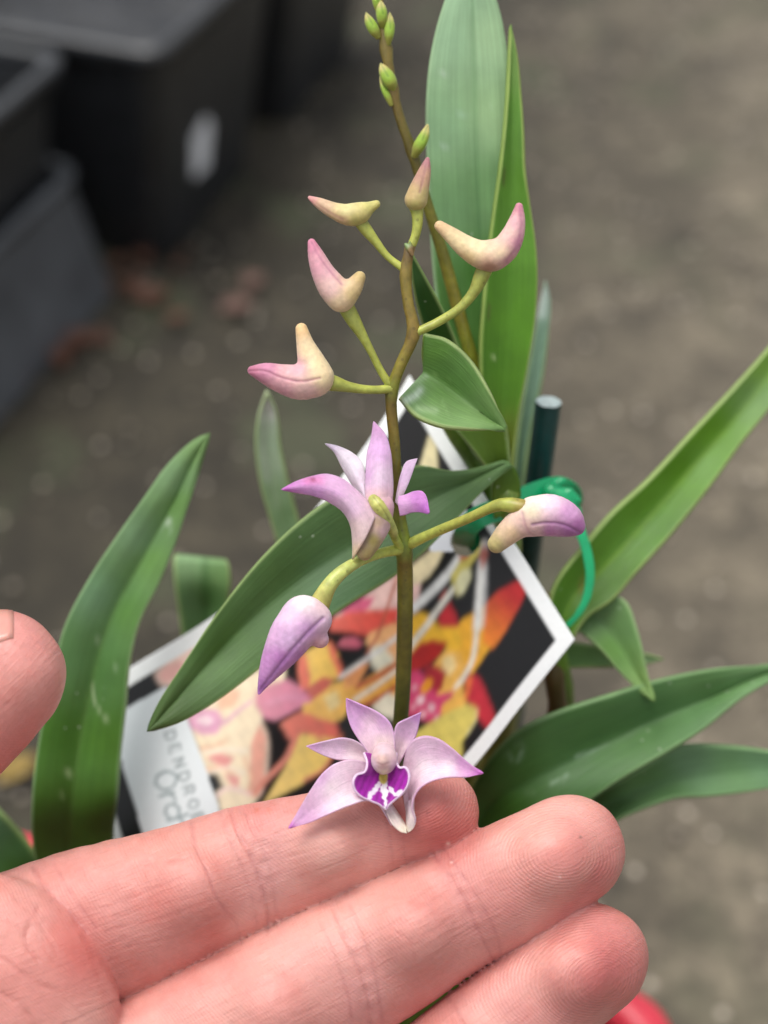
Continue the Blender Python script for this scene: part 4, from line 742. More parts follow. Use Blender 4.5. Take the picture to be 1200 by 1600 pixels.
# ------------------------------------------------------------------ label card
def build_label():
    nu, nv = 380, 300
    top = cr([(640, 586, -420), (612, 634, -424), (560, 712, -434), (480, 812, -455), (410, 893, -480), (345, 955, -515), (205, 1043, -600), (108, 1104, -670)], nu)
    bot = cr([(898, 999, -335), (820, 1096, -338), (745, 1192, -342), (655, 1290, -350), (575, 1372, -362), (500, 1435, -385), (350, 1525, -440), (250, 1580, -490)], nu)
    s = np.linspace(0, 1, nv)[None, :, None]; Pp = top[:, None, :]*(1-s)+bot[:, None, :]*s
    # slight bow across
    Pp[..., 2] += 14*np.sin(math.pi*s[..., 0])
    P = Pp.reshape(-1, 3); X, Y = P[:, 0], P[:, 1]
    Lu = np.linalg.norm(np.diff(top[:, :2], axis=0), axis=1).sum(); Lv = 484.0
    U = np.repeat(np.linspace(0, 1, nu), nv)*Lu; W = np.tile(np.linspace(0, 1, nv), nu)*Lv
    col = np.tile(lin((16, 16, 17)), (len(P), 1))
    def poly(ps, c, ox=0, oy=0, sc=1.0):
        m = inpoly(X, Y, [(ox+a/sc, oy+b/sc) for a, b in ps]); col[m] = lin(c)
    def line(ps, w_, c, ox=0, oy=0, sc=1.0):
        L = cr([(ox+a/sc, oy+b/sc, 0) for a, b in ps], 24) if len(ps) > 2 else [(ox+a/sc, oy+b/sc) for a, b in ps]
        wd = w_/2/sc; m = polydist(P, L) < wd; col[m] = lin(c)
    C_ = dict(ox=180, oy=960, sc=3.75); B_ = dict(ox=400, oy=880, sc=3.158); A_ = dict(ox=640, oy=820, sc=3.75)
    # left third: a pale flower over the panel side
    poly([(230, 350), (350, 240), (470, 160), (640, 60), (840, 0), (900, 200), (700, 420), (420, 590), (330, 420), (270, 420)], (238, 200, 188), **C_)
    poly([(250, 360), (300, 300), (380, 270), (430, 300), (360, 380), (290, 400)], (225, 150, 150), **C_)
    poly([(420, 590), (600, 470), (840, 320), (1000, 250), (1000, 420), (860, 600), (895, 720), (880, 960), (850, 1060), (760, 1200), (640, 1200), (540, 950), (480, 760)], (238, 224, 190), **C_)
    poly([(430, 600), (500, 550), (600, 560), (640, 620), (600, 700), (500, 705), (440, 660)], (214, 130, 190), **C_)
    poly([(475, 612), (540, 590), (585, 620), (560, 660), (500, 665)], (240, 215, 232), **C_)
    line([(500, 645), (540, 665), (580, 640)], 18, (205, 110, 180), **C_)
    line([(640, 640), (720, 570), (800, 510)], 22, (214, 150, 190), **C_)
    poly([(600, 500), (680, 430), (740, 450), (700, 540), (620, 560)], (238, 180, 145), **C_)
    poly([(800, 760), (850, 640), (888, 730), (874, 960), (840, 1060), (790, 1060)], (226, 140, 122), **C_)
    line([(860, 620), (898, 740), (884, 960), (850, 1060)], 10, (240, 215, 200), **C_)
    for q in ([(540, 835), (620, 812), (700, 840), (660, 895), (600, 880)], [(640, 930), (730, 950), (725, 1015), (680, 990)]): poly(q, (220, 105, 120), **C_)
    for q in ([(500, 785), (590, 770), (660, 735)], [(530, 905), (620, 905), (700, 925)], [(760, 840), (800, 960), (780, 1040)]): line(q, 16, (232, 165, 125), **C_)
    for q in ([(520, 810), (640, 790), (780, 800)], [(560, 925), (660, 900), (760, 930)]): line(q, 10, (250, 245, 240), **C_)
    poly([(535, 930), (600, 935), (640, 1010), (590, 1045), (640, 1200), (600, 1300)], (42, 46, 48), **C_)
    line([(600, 1065), (650, 1022), (720, 1028), (790, 1055)], 16, (236, 200, 215), **C_)
    # middle flowers
    poly([(380, 270), (500, 190), (600, 120), (720, 40), (820, 20), (800, 240), (560, 250), (440, 262)], (234, 196, 188), **B_)
    poly([(420, 245), (520, 175), (590, 165), (560, 222), (480, 262)], (206, 80, 122), **B_)
    poly([(370, 280), (450, 245), (560, 232), (710, 222), (710, 340), (600, 380), (480, 340), (370, 335)], (222, 78, 66), **B_)
    poly([(560, 345), (640, 310), (710, 290), (710, 490), (600, 440), (540, 390)], (240, 180, 120), **B_)
    poly([(400, 405), (430, 368), (490, 362), (535, 400), (500, 418), (440, 416)], (196, 80, 110), **B_)
    poly([(560, 420), (620, 400), (690, 480), (610, 545), (570, 500)], (234, 232, 205), **B_)
    poly([(220, 450), (340, 392), (400, 440), (440, 560), (380, 580), (260, 620), (210, 540)], (240, 196, 70), **B_)
    poly([(212, 470), (245, 440), (272, 560), (262, 625), (222, 625), (208, 540)], (222, 80, 56), **B_)
    poly([(350, 380), (380, 398), (445, 565), (412, 565), (368, 460)], (226, 96, 66), **B_)
    poly([(230, 700), (330, 605), (440, 580), (570, 620), (480, 680), (430, 770), (340, 800), (250, 740)], (244, 190, 74), **B_)
    poly([(330, 660), (400, 630), (420, 700), (370, 730)], (246, 222, 150), **B_)
    poly([(250, 620), (330, 560), (388, 572), (350, 622), (260, 690)], (200, 56, 46), **B_)
    poly([(430, 560), (520, 480), (560, 500), (500, 600), (440, 620)], (230, 150, 80), **B_)
    poly([(430, 640), (560, 560), (710, 470), (710, 660), (540, 705), (470, 690)], (236, 172, 56), **B_)
    line([(500, 610), (600, 560), (720, 480)], 20, (176, 42, 34), **B_); line([(530, 705), (620, 655), (720, 590)], 22, (170, 56, 30), **B_)
    poly([(0, 640), (60, 600), (160, 572), (230, 620), (285, 680), (200, 725), (100, 778), (40, 762), (0, 700)], (208, 100, 150), **B_)
    line([(60, 690), (160, 660), (240, 670)], 30, (216, 120, 170), **B_)
    poly([(120, 790), (230, 725), (300, 760), (400, 790), (415, 850), (350, 890), (250, 835), (200, 900), (160, 860)], (222, 80, 64), **B_)
    poly([(230, 690), (300, 690), (300, 740), (240, 740)], (246, 190, 60), **B_)
    poly([(150, 1000), (220, 840), (330, 855), (430, 880), (340, 1010), (230, 1090), (60, 1180), (0, 1250)], (240, 206, 86), **B_)
    line([(195, 870), (150, 965), (40, 1080), (0, 1140)], 30, (214, 96, 76), **B_); line([(420, 850), (340, 1010), (240, 1070)], 16, (220, 110, 76), **B_)
    line([(300, 850), (360, 900), (430, 880)], 16, (226, 100, 70), **B_)
    poly([(570, 710), (650, 640), (710, 660), (700, 780), (620, 750)], (238, 232, 205), **B_)
    line([(700, 70), (662, 180), (605, 350), (550, 445)], 14, (180, 90, 66), **B_)
    # right orchid
    poly([(270, 600), (310, 555), (375, 515), (440, 470), (500, 590), (470, 720), (375, 865), (300, 910), (250, 800), (230, 700)], (232, 170, 44), **A_)
    gx_ = [(440, 465, 0), (520, 388, 0), (600, 342, 0), (656, 318, 0), (692, 372, 0), (640, 485, 0), (560, 625, 0), (490, 730, 0), (430, 690, 0)]
    poly([(a, b) for a, b, _ in gx_], (186, 44, 40), **A_)
    m = inpoly(X, Y, [(640+a/3.75, 820+b/3.75) for a, b, _ in gx_]); f = sstep((X-640)*3.75*0.6-(Y-820)*3.75*0.8, -330, 60)[:, None]
    col[m] = (lin((228, 130, 40))*(1-f)+lin((182, 38, 40))*f)[m]
    poly([(165, 545), (235, 448), (285, 560), (288, 605), (185, 605)], (196, 42, 50), **A_)
    poly([(-40, 560), (60, 512), (120, 528), (180, 600), (285, 600), (310, 700), (250, 770), (200, 700), (-40, 790)], (238, 186, 48), **A_)
    poly([(-30, 800), (60, 696), (140, 672), (225, 690), (170, 772), (90, 832), (-30, 890)], (176, 28, 22), **A_)
    poly([(130, 830), (210, 730), (300, 750), (340, 870), (310, 950), (335, 1050), (250, 1100), (180, 1110), (130, 950)], (236, 182, 84), **A_)
    poly([(190, 780), (250, 760), (280, 830), (240, 880), (200, 860)], (240, 214, 150), **A_)
    poly([(85, 820), (160, 825), (215, 860), (190, 960), (130, 1015), (95, 930)], (166, 34, 44), **A_)
    poly([(-60, 880), (60, 850), (110, 940), (170, 995), (250, 975), (262, 1000), (190, 1055), (185, 1115), (140, 1165), (60, 1135), (-60, 1110)], (214, 66, 112), **A_)
    for q in ([(40, 1012), (80, 1000), (92, 1040), (50, 1055)], [(110, 1040), (150, 1060), (140, 1100), (110, 1080)], [(60, 1090), (100, 1100), (90, 1130), (60, 1120)], [(10, 1050), (35, 1060), (30, 1090)], [(150, 1115), (170, 1120), (150, 1150)], [(15, 930), (45, 950), (30, 980)]): poly(q, (246, 212, 216), **A_)
    poly([(60, 965), (100, 900), (138, 908), (125, 960), (80, 995)], (242, 160, 30), **A_)
    poly([(340, 880), (390, 878), (432, 940), (472, 1040), (502, 1130), (492, 1182), (460, 1197), (400, 1130), (365, 1060), (325, 1020)], (192, 42, 56), **A_)
    poly([(330, 900), (370, 890), (350, 1010), (320, 1010)], (226, 110, 60), **A_)
    poly([(0, 1240), (150, 1140), (260, 1080), (340, 1048), (388, 1068), (398, 1120), (350, 1205), (305, 1270), (312, 1350), (250, 1400), (80, 1300)], (220, 204, 104), **A_)
    line([(395, 1085), (385, 1150), (330, 1235)], 7, (236, 230, 180), **A_)
    # pale stalks
    line([(438, 110), (424, 250), (410, 420), (396, 600)], 46, (226, 226, 220), **A_); line([(396, 590), (372, 780), (325, 880), (270, 950)], 26, (230, 226, 210), **A_)
    line([(450, 240), (446, 400), (432, 600)], 10, (196, 196, 196), **A_)
    line([(320, 170), (200, 320), (90, 430), (-40, 540)], 50, (226, 228, 224), **A_)
    line([(275, 350), (180, 480), (100, 590), (-30, 760)], 34, (228, 226, 212), **A_)
    line([(215, 385), (185, 430)], 16, (176, 60, 56), **A_)
    line([(420, 560), (560, 465), (720, 350)], 20, (228, 228, 224), **B_); line([(480, 680), (600, 600), (720, 510)], 20, (234, 230, 214), **B_)
    poly([(240, 300), (300, 205), (380, 108), (425, 108), (405, 172), (352, 250), (362, 310), (312, 405), (282, 415), (250, 345)], (206, 194, 96), **A_)
    poly([(300, 270), (355, 255), (362, 310), (315, 405), (285, 415), (270, 340)], (224, 222, 176), **A_)
    poly([(285, 170), (345, 140), (355, 190), (300, 215)], (176, 84, 60), **A_); poly([(405, 180), (440, 105), (462, 165), (430, 270)], (178, 100, 88), **A_)
    poly([(-60, 300), (100, 170), (180, 105), (212, 130), (170, 222), (120, 300), (60, 342), (-60, 380)], (232, 218, 176), **A_)
    poly([(470, 500), (520, 325), (552, 372), (560, 520)], (230, 218, 172), ox=480, oy=560, sc=2.727)
    ns = 1+0.10*np.sin(X/7+Y/11)*np.sin(Y/8-X/15)+0.07*np.sin(X/3.1-Y/4.3)+0.05*np.sin(X/2.3+Y/1.9); col = np.clip(col*ns[:, None], 0, 1)
    pale = (0.30*(1-sstep(X, 360, 640)))[:, None]*(col.sum(1) > 0.25)[:, None]; col = col*(1-pale)+lin((246, 228, 205))*pale      # gloss sheen at the left painted into the print as a pale wash
    Cb = col.reshape(nu, nv, 3)
    for _ in range(4):
        for ax in (0, 1): Cb = 0.4*Cb+0.3*np.roll(Cb, 1, ax)+0.3*np.roll(Cb, -1, ax)
    col = Cb.reshape(-1, 3)
    # pale text panel
    pan = [(-200, 740), (78, 548), (300, 418), (430, 620), (500, 800), (600, 1100), (690, 1380), (260, 1560), (150, 1225), (38, 850)]
    poly(pan, (226, 234, 237), **C_)
    # lettering on the panel
    gl = {'D': [[(0, 0), (0, 1)], [(0, 1), (.45, .95), (.75, .7), (.75, .3), (.45, .05), (0, 0)]], 'E': [[(0, 0), (0, 1)], [(0, 1), (.65, 1)], [(0, .5), (.55, .5)], [(0, 0), (.65, 0)]],
          'N': [[(0, 0), (0, 1)], [(0, 1), (.7, 0)], [(.7, 0), (.7, 1)]], 'R': [[(0, 0), (0, 1)], [(0, 1), (.5, 1), (.68, .76), (.5, .5), (0, .5)], [(.35, .5), (.7, 0)]],
          'O': [[(.4, 0), (.08, .2), (0, .5), (.08, .8), (.4, 1), (.72, .8), (.8, .5), (.72, .2), (.4, 0)]], 'B': [[(0, 0), (0, 1)], [(0, 1), (.5, .95), (.6, .75), (.45, .52), (0, .5)], [(.45, .52), (.7, .28), (.5, .03), (0, 0)]],
          'I': [[(.2, 0), (.2, 1)]], 'U': [[(0, 1), (0, .3), (.35, 0), (.7, .3), (.7, 1)]], 'M': [[(0, 0), (0, 1)], [(0, 1), (.4, .3)], [(.4, .3), (.8, 1)], [(.8, 1), (.8, 0)]],
          'r': [[(0, 0), (0, .65)], [(0, .4), (.2, .62), (.42, .62)]], 'c': [[(.55, .55), (.3, .66), (.06, .5), (0, .33), (.06, .14), (.3, 0), (.55, .1)]],
          'h': [[(0, 0), (0, 1)], [(0, .45), (.25, .66), (.48, .5), (.48, 0)]], 'i': [[(0.1, 0), (0.1, .65)], [(.1, .85), (.1, .9)]], 'd': [[(.5, 0), (.5, 1)], [(.5, .5), (.28, .66), (.04, .5), (0, .33), (.04, .14), (.28, 0), (.5, .14)]]}
    rd = np.array((.316, .949)); ud = np.array((.949, -.316))
    def text(s, o, size, step, w_, c, steps=None):
        p = np.array(o, float)
        for ch in s:
            for st_ in gl[ch]:
                q = [tuple(p+rd*a*size+ud*b*size) for a, b in st_]; line(q, w_, c)
            p = p+rd*(steps or {}).get(ch, step)
    text('DENDROBIUM', (258, 1146), 16, 22.5, 3.6, (150, 162, 164))
    text('Orchid', (240, 1212), 34, 25, 4.6, (150, 165, 168), {'O': 34, 'r': 17, 'c': 23, 'h': 22, 'i': 11})
    # white frame
    bw = 23; fr = (U < bw*0.98) | (U > Lu-bw) | (W < bw*1.02) | (W > Lv-bw)
    col[fr] = lin((238, 241, 240))
    # soften the print slightly
    Cg = col.reshape(nu, nv, 3)
    for ax in (0, 1): Cg = 0.5*Cg+0.25*np.roll(Cg, 1, ax)+0.25*np.roll(Cg, -1, ax)
    # punched hole with a white ring on its left, a reflection painted into the print
    hx_, hy_, hr = 727, 846, 22
    d = np.hypot((X-hx_), (Y-hy_)); ring = (d < hr+34) & (X < hx_+2) & (Y < hy_+16); Cg = Cg.reshape(-1, 3); Cg[ring] = lin((220, 224, 230))
    I = np.arange(nu*nv).reshape(nu, nv); F = np.stack([I[:-1, :-1], I[1:, :-1], I[1:, 1:], I[:-1, 1:]], -1).reshape(-1, 4)
    F = F[d[F].min(1) > hr]
    loc = PW([(640, 1100, -380)])[0]
    o = mesh('plant_label', PW(P), F, M_LABEL, col=Cg, loc=loc)
    md = o.modifiers.new('thickness', 'SOLIDIFY'); md.thickness = 0.00045; md.offset = 0
    tag(o, 'white-bordered plastic plant label printed with orange and red orchids, text reading DENDRO', 'plant label')
build_label()

# ------------------------------------------------------------------ stake and tie
A0 = PW([(857, 630, -430)])[0]; A1 = PW([(826, 880, -470)])[0]; dr = (A1-A0)/np.linalg.norm(A1-A0)
tgt = G(770, 1500, RH-0.03); dr = (tgt-A0)/np.linalg.norm(tgt-A0)
mid = PW([(823, 890, -640)])[0]
def stake():
    root = empty('plant_stake', tgt); tag(root, 'dark green ribbed stake with a pale cut top, behind the label', 'stake')
    m = 24; r = 20.5*SPX*((0.22+430*SPX)/0.22); n = 60
    # path: straight from the top through the tie into the pot
    Pt = cr([tuple(A0), tuple(mid), tuple(tgt)], n); V = []; col = []
    T = np.gradient(Pt, axis=0); T /= np.linalg.norm(T, axis=1)[:, None]
    for i in range(n):
        a = np.cross(T[i], (1, 0, 0)); a /= np.linalg.norm(a); b = np.cross(T[i], a)
        for j in range(m):
            th = 2*math.pi*j/m; rr = r*(1-0.05*(j % 4 == 0)); V.append(Pt[i]+rr*(math.cos(th)*a+math.sin(th)*b)); col.append(lin((22, 66, 66)))
    F = [(i*m+j, i*m+(j+1) % m, (i+1)*m+(j+1) % m, (i+1)*m+j) for i in range(n-1) for j in range(m)]+[[(n-1)*m+j for j in range(m)]]
    mesh('shaft', V, F, M_STAKE, root, col=np.array(col), closed=False)
    V = [Pt[0]+q for q in (np.array(V[:m])-Pt[0])*0.985]; c = Pt[0]-T[0]*0.0004; V = [v-T[0]*0.0003 for v in V]+[c]
    cc = [lin((165, 180, 178)) if j % 5 else lin((130, 150, 148)) for j in range(m)]+[lin((185, 198, 196))]
    mesh('cut_top', V, [(j, (j+1) % m, m) for j in range(m)], M_STAKE, root, col=np.array(cc))
stake()
def tie():
    loc = PW([(820, 800, -430)])[0]; root = empty('plastic_tie', loc); tag(root, 'bright green plastic tie looped round the stake and through the label hole', 'plastic tie')
    def band(name, pts, wdt, th):
        """flat strap swept along pts; width roughly across the image plane"""
        C = cr(pts, 60)[:, :3]; T = np.gradient(C, axis=0); T /= np.linalg.norm(T, axis=1)[:, None]
        V = []
        for i in range(60):
            up = np.array([0, 0, 1.0]); s = np.cross(T[i], up); s /= np.linalg.norm(s)+1e-9; u = np.cross(s, T[i]); w_ = wdt[i*len(wdt)//60] if hasattr(wdt, '__len__') else wdt
            rib = 1+0.05*(i % 2)
            for a, b in ((-1, -1), (1, -1), (1.05, 0), (1, 1), (-1, 1), (-1.05, 0)): V.append(C[i]+s*a*w_*0.5+u*b*th*0.5*rib)
        m = 6; F = [(i*m+j, i*m+(j+1) % m, (i+1)*m+(j+1) % m, (i+1)*m+j) for i in range(59) for j in range(m)]+[list(range(m)), [59*m+j for j in range(m)]]
        o = mesh(name, PW(np.array(V)), F, M_TIE, root, closed=True)
        md = o.modifiers.new('b', 'BEVEL'); md.width = 1.5*SPX; md.segments = 2; md.limit_method = 'ANGLE'; return o
    # front strap from the hole up over the stake
    band('strap', [(724, 850, -440), (732, 822, -345), (752, 806, -318), (785, 795, -330), (815, 780, -372), (845, 768, -398), (872, 762, -420), (893, 775, -470), (880, 800, -520), (840, 812, -530), (800, 820, -500), (760, 832, -450), (728, 848, -440)], 34, 9)
    # ratchet head and its teeth
    blob('tie_head', [[(862, 768, -385, 13), (884, 780, -385, 15), (900, 800, -390, 10)], [(870, 756, -380, 8), (878, 752, -378, 7)], [(890, 768, -378, 6), (903, 782, -380, 6)]], [(870, 770, (0, 150, 95))], root, M_TIE, k=4, vox=2)
    # free tail
    band('tail', [(893, 790, -390), (905, 825, -385), (917, 862, -380), (922, 900, -378), (916, 935, -378), (904, 958, -380), (888, 976, -384), (866, 990, -390)], [17, 16, 15, 15, 14, 13, 11, 9, 8], 6)
tie()

# ------------------------------------------------------------------ hand
def build_hand():
    IDX = [(678, 1270, -62, 71), (600, 1288, -60, 74), (505, 1323, -56, 87), (400, 1353, -52, 99), (270, 1404, -46, 112), (150, 1448, -44, 128), (20, 1505, -50, 140), (-160, 1600, -60, 150)]
    MID = [(888, 1330, -60, 89), (800, 1377, -55, 95), (700, 1430, -48, 97), (580, 1497, -40, 111), (430, 1578, -32, 122), (280, 1660, -30, 128), (60, 1760, -40, 140), (-160, 1830, -60, 150)]
    RIN = [(924, 1500, -78, 90), (845, 1560, -72, 92), (755, 1631, -62, 95), (640, 1718, -50, 99), (480, 1800, -42, 110), (320, 1880, -40, 120), (100, 1960, -50, 130), (-120, 2030, -70, 140)]
    PIN = [(880, 1722, -110, 72), (800, 1765, -105, 74), (640, 1870, -95, 82), (480, 1960, -90, 90), (320, 2040, -90, 104), (100, 2130, -95, 118), (-100, 2180, -100, 124)]
    THB = [(3, 1055, 20, 101), (-60, 1120, 20, 106), (-150, 1210, 14, 112), (-260, 1340, 0, 120), (-350, 1500, -20, 140), (-380, 1700, -40, 170)]
    PALM = [[(-60, 1590, -60, 170), (-280, 1760, -70, 190), (-480, 1950, -80, 190)], [(60, 1820, -60, 160), (-200, 1990, -80, 180), (-500, 2100, -80, 180)], [(-380, 1650, -50, 160), (-560, 1950, -80, 185), (-800, 2300, -100, 190)], [(-560, 2050, -90, 190), (-900, 2420, -120, 200)]]
    vox = 5.4
    fingers = [IDX, MID, RIN, PIN, THB]
    allp = np.concatenate([np.array(c, float) for c in fingers+PALM])
    lo = np.array([-1120., 930, -340]); hi = np.array([1040., 2650, 210]); n = np.ceil((hi-lo)/vox).astype(int)
    g = [lo[i]+vox*np.arange(n[i]) for i in range(3)]
    def field(c, zs, mar):
        """distance to one chain inside its own box"""
        c = np.asarray(c, float); c = cr(c, 3*len(c)) if len(c) > 2 else c
        rr = c[:, 3].max()+mar; sl = []
        for i in range(3):
            l = c[:, i].min()-rr; h = c[:, i].max()+rr
            s0 = int(np.clip((l-lo[i])/vox, 0, n[i]-1)); s1 = int(np.clip((h-lo[i])/vox+1, 1, n[i])); sl.append(slice(s0, s1))
        out = np.full([q.stop-q.start for q in sl], 60.0, np.float32)
        for a, b in zip(c[:-1], c[1:]):
            r2 = max(a[3], b[3])+mar; s2 = []; s3 = []
            for i in range(3):
                l = min(a[i], b[i])-r2; h = max(a[i], b[i])+r2
                q0 = int(np.clip((l-lo[i])/vox, sl[i].start, sl[i].stop-1)); q1 = int(np.clip((h-lo[i])/vox+1, q0+1, sl[i].stop)); s2.append(slice(q0, q1)); s3.append(slice(q0-sl[i].start, q1-sl[i].start))
            X = (g[0][s2[0]][:, None, None]-a[0]).astype(np.float32); Y = (g[1][s2[1]][None, :, None]-a[1]).astype(np.float32); Z = (g[2][s2[2]][None, None, :]-a[2]).astype(np.float32)
            ba = (b[:3]-a[:3]).astype(np.float32); t = np.clip((X*ba[0]+Y*ba[1]+Z*ba[2])*np.float32(1/(ba@ba+1e-9)), 0, 1)
            d = np.sqrt((X-t*ba[0])**2+(Y-t*ba[1])**2+((Z-t*ba[2])*np.float32(zs))**2)-(np.float32(a[3])+t*np.float32(b[3]-a[3]))
            out[tuple(s3)] = np.minimum(out[tuple(s3)], d)
        return tuple(sl), out
    def add(D, c, k, zs=1.0):
        sl, f = field(c, zs, k+12); D[sl] = smin(D[sl], f, np.float32(k))
    D = np.full(n, 60.0, np.float32)
    for c in (IDX, MID, RIN, PIN): add(D, c, 4.5, 1.12)
    # finger pads: soft bulges on the palm side
    for bx, by, bz, br in ((655, 1278, -20, 46), (505, 1328, 0, 50), (290, 1398, 14, 66), (860, 1348, -6, 60), (640, 1464, 16, 66), (420, 1590, 30, 74), (895, 1525, -20, 58), (720, 1665, 0, 62)):
        add(D, [(bx, by, bz, br), (bx+8, by-4, bz, br)], 26.0)
    Pm = np.full(n, 60.0, np.float32)
    for c in PALM: add(Pm, c, 40.0)
    # mound of the palm in front of the finger roots
    add(Pm, [(-38, 1588, 34, 226), (-120, 1700, 24, 236), (-260, 1800, 0, 240)], 30.0, 1.9)
    D = smin(D, Pm, 10.0)
    add(D, THB, 12.0)
    V, Qd = vdb_mesh(D, lo, vox); V = lap(V, Qd, 3, 0.45)
    # one smooth refinement
    me = bpy.data.meshes.new('tmp'); me.from_pydata(V.tolist(), [], Qd.tolist()); to = bpy.data.objects.new('tmp', me); SC.collection.objects.link(to)
    md = to.modifiers.new('s', 'SUBSURF'); md.levels = 1; md.render_levels = 1
    dg = bpy.context.evaluated_depsgraph_get(); ev = to.evaluated_get(dg).to_mesh()
    nV = len(ev.vertices); V = np.zeros(nV*3); ev.vertices.foreach_get('co', V); V = V.reshape(-1, 3)
    Qd = np.zeros(len(ev.polygons)*4, int); ev.polygons.foreach_get('vertices', Qd); Qd = Qd.reshape(-1, 4)
    to.evaluated_get(dg).to_mesh_clear(); bpy.data.objects.remove(to); bpy.data.meshes.remove(me)
    Nn = vnorm(V, Qd)
    k = np.argmax(V[:, 0]); 
    if Nn[k, 0] < 0: Nn = -Nn
    front = sstep(Nn[:, 2], -0.15, 0.35)
    vis = (V[:, 0] > -200) & (V[:, 1] < 1800)
    # which finger, and how far along it
    best = np.full(nV, 1e9); tipd = np.zeros(nV); fid = np.zeros(nV, int)
    for fi, c in enumerate(fingers):
        C = cr(c, 26); d = np.full(nV, 1e9); arg = np.zeros(nV)
        L = np.concatenate([[0], np.cumsum(np.linalg.norm(np.diff(C[:, :3], axis=0), axis=1))])
        for i in range(26):
            q = np.linalg.norm(V-C[i, :3], axis=1)-C[i, 3]; mm = q < d; d[mm] = q[mm]; arg[mm] = L[i]
        mm = d < best; best[mm] = d[mm]; tipd[mm] = arg[mm]; fid[mm] = fi
    # colour
    col = np.tile(lin((228, 158, 138)), (nV, 1))
    def mix(a, c):
        nonlocal col; a = np.clip(a, 0, 1)[:, None]; col = col*(1-a)+lin(c)*a
    for cx, cy, rx, ry, a, c in ((690, 1290, 75, 55, .75, (205, 92, 82)), (915, 1345, 75, 70, .75, (212, 98, 92)), (940, 1520, 85, 80, .70, (212, 104, 98)), (800, 1420, 60, 50, .35, (214, 112, 104)), (600, 1300, 40, 60, .35, (214, 128, 112)), (125, 1485, 40, 60, .6, (205, 96, 82)), (160, 1500, 60, 30, .35, (208, 100, 86)),
                              (420, 1350, 40, 110, .35, (205, 148, 142)), (560, 1520, 40, 100, .30, (214, 150, 142)), (720, 1400, 50, 80, .2, (212, 140, 128)), (30, 1520, 120, 80, .3, (222, 130, 110)), (800, 1300, 70, 40, .25, (232, 160, 135)), (60, 1000, 60, 60, .35, (230, 150, 135)), (20, 1180, 110, 70, .45, (205, 100, 88)), (300, 1440, 160, 60, .25, (214, 122, 108)), (640, 1560, 120, 60, .25, (224, 150, 138)), (830, 1590, 90, 50, .25, (224, 146, 136)), (260, 1320, 160, 40, .3, (232, 168, 140))):
        mix(a*np.exp(-(((V[:, 0]-cx)/rx)**2+((V[:, 1]-cy)/ry)**2)), c)
    disp = np.zeros(nV)
    def crease(ps, w_, dp, a=0.45, c=(176, 92, 90)):
        pa = np.array(ps, float); mg = 4*w_
        m = np.flatnonzero(vis & (V[:, 0] > pa[:, 0].min()-mg) & (V[:, 0] < pa[:, 0].max()+mg) & (V[:, 1] > pa[:, 1].min()-mg) & (V[:, 1] < pa[:, 1].max()+mg))
        d = polydist(V[m], cr([(x, y, 0) for x, y in ps], 16) if len(ps) > 2 else ps); e = np.exp(-(d/w_)**2)*front[m]
        # ends fade out
        brk = 0.45+0.55*np.sin(V[m, 0]*0.11+V[m, 1]*0.07+w_)*np.sin(V[m, 1]*0.13-V[m, 0]*0.05+dp*3)
        e = e*np.clip(brk+0.35, 0.15, 1)
        disp[m] += -dp*0.72*e
        aa = (0.6*a*np.clip(brk+0.35, 0.15, 1)*np.exp(-(d/(w_*1.2))**2)*front[m])[:, None]; col[m] = col[m]*(1-aa)+lin(c)*aa
    # index finger
    for ps, w_, dp in (([(355, 1248), (372, 1300), (394, 1340), (409, 1380), (420, 1432), (417, 1458)], 3.6, 3.2), ([(376, 1248), (392, 1290), (412, 1330), (426, 1380), (433, 1430)], 3.0, 1.6), ([(340, 1256), (356, 1306), (376, 1350), (392, 1396), (402, 1445)], 2.6, 1.2),
                       ([(298, 1285), (306, 1325), (324, 1360), (342, 1408), (372, 1450), (378, 1474)], 3.0, 1.6), ([(604, 1215), (618, 1260), (628, 1300), (634, 1345)], 3.2, 1.4), ([(590, 1225), (602, 1270), (610, 1315), (614, 1350)], 2.6, 0.9), ([(50, 1352), (70, 1385), (105, 1420), (135, 1455)], 4, 2.2), ([(85, 1350), (110, 1395), (150, 1450)], 3, 1.2)): crease(ps, w_, dp)
    for ps, dp in (([(396, 1250), (412, 1350), (425, 1450)], 4.0), ([(612, 1215), (626, 1290), (632, 1345)], 2.6), ([(530, 1415), (568, 1510), (586, 1620)], 4.0), ([(684, 1325), (728, 1400), (772, 1500)], 2.8), ([(712, 1560), (756, 1640)], 2.6)): crease(ps, 17, dp, 0.12, (200, 130, 128))
    for ps in ([(180, 1432), (240, 1415), (320, 1396)], [(165, 1455), (230, 1440), (330, 1408)], [(190, 1410), (250, 1385), (300, 1365)], [(200, 1480), (280, 1462), (340, 1430)], [(255, 1350), (300, 1338)], [(440, 1318), (500, 1300), (560, 1278)], [(450, 1340), (520, 1322), (580, 1300)], [(430, 1300), (480, 1285), (540, 1262)], [(455, 1372), (520, 1352), (575, 1328)], [(170, 1370), (230, 1352), (290, 1340)], [(160, 1420), (210, 1398)], [(480, 1390), (540, 1362)], [(445, 1268), (500, 1250)]): crease(ps, 2.4, 0.75, 0.3, (190, 104, 92))
    # middle finger
    for ps, w_, dp in (([(520, 1420), (545, 1478), (565, 1525), (578, 1580), (575, 1640)], 3.6, 3.0), ([(545, 1412), (568, 1470), (588, 1530), (598, 1600)], 3.0, 1.5), ([(500, 1440), (525, 1500), (545, 1560), (550, 1620)], 2.6, 1.0), ([(672, 1330), (700, 1365), (728, 1410), (745, 1450), (770, 1500)], 3.2, 1.7), ([(690, 1322), (716, 1358), (748, 1405), (775, 1460), (782, 1490)], 2.6, 1.0)): crease(ps, w_, dp)
